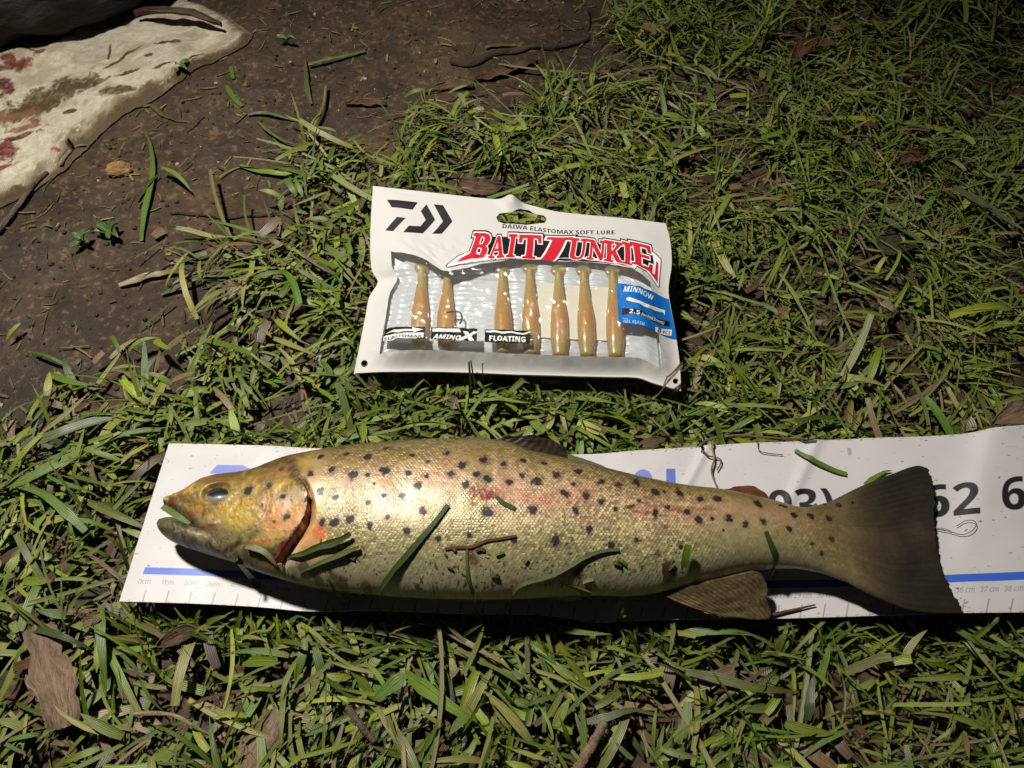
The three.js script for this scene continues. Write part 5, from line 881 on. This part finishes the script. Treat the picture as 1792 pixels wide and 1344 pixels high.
twig('hair_strand', 'fine looped root hair lying on the mat beside the tail', 'root', [[1632, 926], [1660, 930], [1684, 936], [1704, 926], [1708, 914], [1692, 911], [1672, 922]], .00017, .00015, LM.wood, { lift: [.3, .8, 1, 1.5, 1.5, 1, .5], knot: 0 });
twig('hair_strand', 'short dark root hair lying across the mat under the number', 'root', [[1632, 925], [1650, 925], [1666, 930]], .0002, .0001, LM.wood, { lift: [.3] });
twig('rootlet', 'thin curled root hair on the mat near the pale rootlet', 'root', [[1316, 778], [1330, 790], [1350, 794], [1372, 796]], .0003, .0002, LM.tan, { lift: [.4] });
{ // orange wood crumb
  const p = at(205, 290, .004), g = new THREE.IcosahedronGeometry(1, 4), a = g.attributes.position;
  for (let k = 0; k < a.count; k++) { const v = new THREE.Vector3().fromBufferAttribute(a, k), n = 1 + .7 * (fbm(v.x * 2.2 + 4, v.z * 2.2 + v.y, 131, 3) - .5) + .35 * (fbm(v.x * 9, v.z * 9 + v.y * 5, 135, 2) - .5); a.setXYZ(k, v.x * n * .0085, v.y * n * .0028, v.z * n * .0062); }
  g.computeVertexNormals(); g.translate(p.x, groundY(p.x, p.z) + .0016, p.z);
  single('wood_crumb', g, LM.ochre, 'orange crumbly lump of rotten wood on the mud by the cloth', 'wood');
}
// seedlings: a few round leaves on stalks
function seedling(label, px, py, leaves, size) {
  const p = at(px, py, 0), y = groundY(p.x, p.z), o = root('seedling', new THREE.Vector3(p.x, y, p.z), label, 'seedling'), r = rng(px * 7 + py);
  const lm = new THREE.MeshStandardMaterial({ color: new THREE.Color(.07, .14, .035), roughness: .5, side: THREE.DoubleSide }), sm = new THREE.MeshStandardMaterial({ color: new THREE.Color(.16, .19, .06), roughness: .6 });
  for (let k = 0; k < leaves; k++) {
    const a = k / leaves * 6.283 + r(), d = size * (.7 + .7 * r()), q = new THREE.Vector3(p.x + Math.cos(a) * d, y + .004 + .005 * r(), p.z + Math.sin(a) * d), s = size * (.6 + .5 * r());
    part('stalk', new THREE.TubeGeometry(new THREE.QuadraticBezierCurve3(new THREE.Vector3(p.x, y, p.z), new THREE.Vector3(p.x, y + .004, p.z), q), 8, .0004, 6), sm, o);
    part('leaf', sheet((u, v) => { const t = u * Math.PI * 2, e = v * s, lx = Math.cos(t) * e * 1.25, lz = Math.sin(t) * e * (.62 - .22 * Math.cos(t)), ca = Math.cos(a), sa = Math.sin(a); return new THREE.Vector3(q.x + lx * ca - lz * sa, q.y + .3 * lx + .9 * Math.abs(lz) - .25 * lx * lx / s + .0008 * Math.sin(2 * t + k) * v, q.z + lx * sa + lz * ca); }, 20, 5), lm, o);
  }
}
seedling('round leaved green seedling growing on bare mud beside the cloth tip', 503, 80, 2, .0036);
seedling('small green seedling tucked against the cloth edge', 318, 128, 4, .0034);
seedling('leafy green seedling on the mud above the turf', 196, 410, 6, .0040);
seedling('tiny green seedling at the mud\'s edge by the dry flat blade', 150, 430, 4, .0030);

// ---------------------------------------------------------------- the head torch on a bank stick, out of the frame
{
  const dir = AIM.clone().sub(TORCH).normalize(), back = TORCH.clone().addScaledVector(dir, -.012), q = new THREE.Quaternion().setFromUnitVectors(new THREE.Vector3(0, 1, 0), dir);
  const black = new THREE.MeshStandardMaterial({ color: 0x17181a, roughness: .5 }), steel = new THREE.MeshStandardMaterial({ color: 0x8a8c8e, metalness: .8, roughness: .35 });
  const foot = new THREE.Vector3(-.66, groundY(-.66, -.86), -.86), tip = back.clone().addScaledVector(dir, -.075);
  const t = root('torch', back.clone().addScaledVector(dir, -.06), 'small black torch clipped to a slim metal stick above the catch', 'torch');
  const rod = (a, b, r0, r1, n = 28) => { const d = b.clone().sub(a), g = new THREE.CylinderGeometry(r1, r0, d.length(), n); g.applyQuaternion(new THREE.Quaternion().setFromUnitVectors(new THREE.Vector3(0, 1, 0), d.clone().normalize())); g.translate((a.x + b.x) / 2, (a.y + b.y) / 2, (a.z + b.z) / 2); return g; };
  part('barrel', rod(back.clone().addScaledVector(dir, -.10), back.clone().addScaledVector(dir, -.03), .011, .011), black, t);
  part('head', rod(back.clone().addScaledVector(dir, -.03), back.clone().addScaledVector(dir, .002), .012, .017), black, t);
  part('lens', rod(back.clone().addScaledVector(dir, .0022), back.clone().addScaledVector(dir, .004), .0155, .0155), new THREE.MeshStandardMaterial({ color: 0xffffff, emissive: new THREE.Color(1, .95, .87), emissiveIntensity: 3 }), t);
  const st = root('bank_stick', foot, 'slim metal stick pushed into the ground holding the torch', 'stick');
  part('pole', rod(foot.clone().add(new THREE.Vector3(0, -.06, 0)), tip, .005, .005, 16), steel, st);
}

renderer.render(scene, camera);
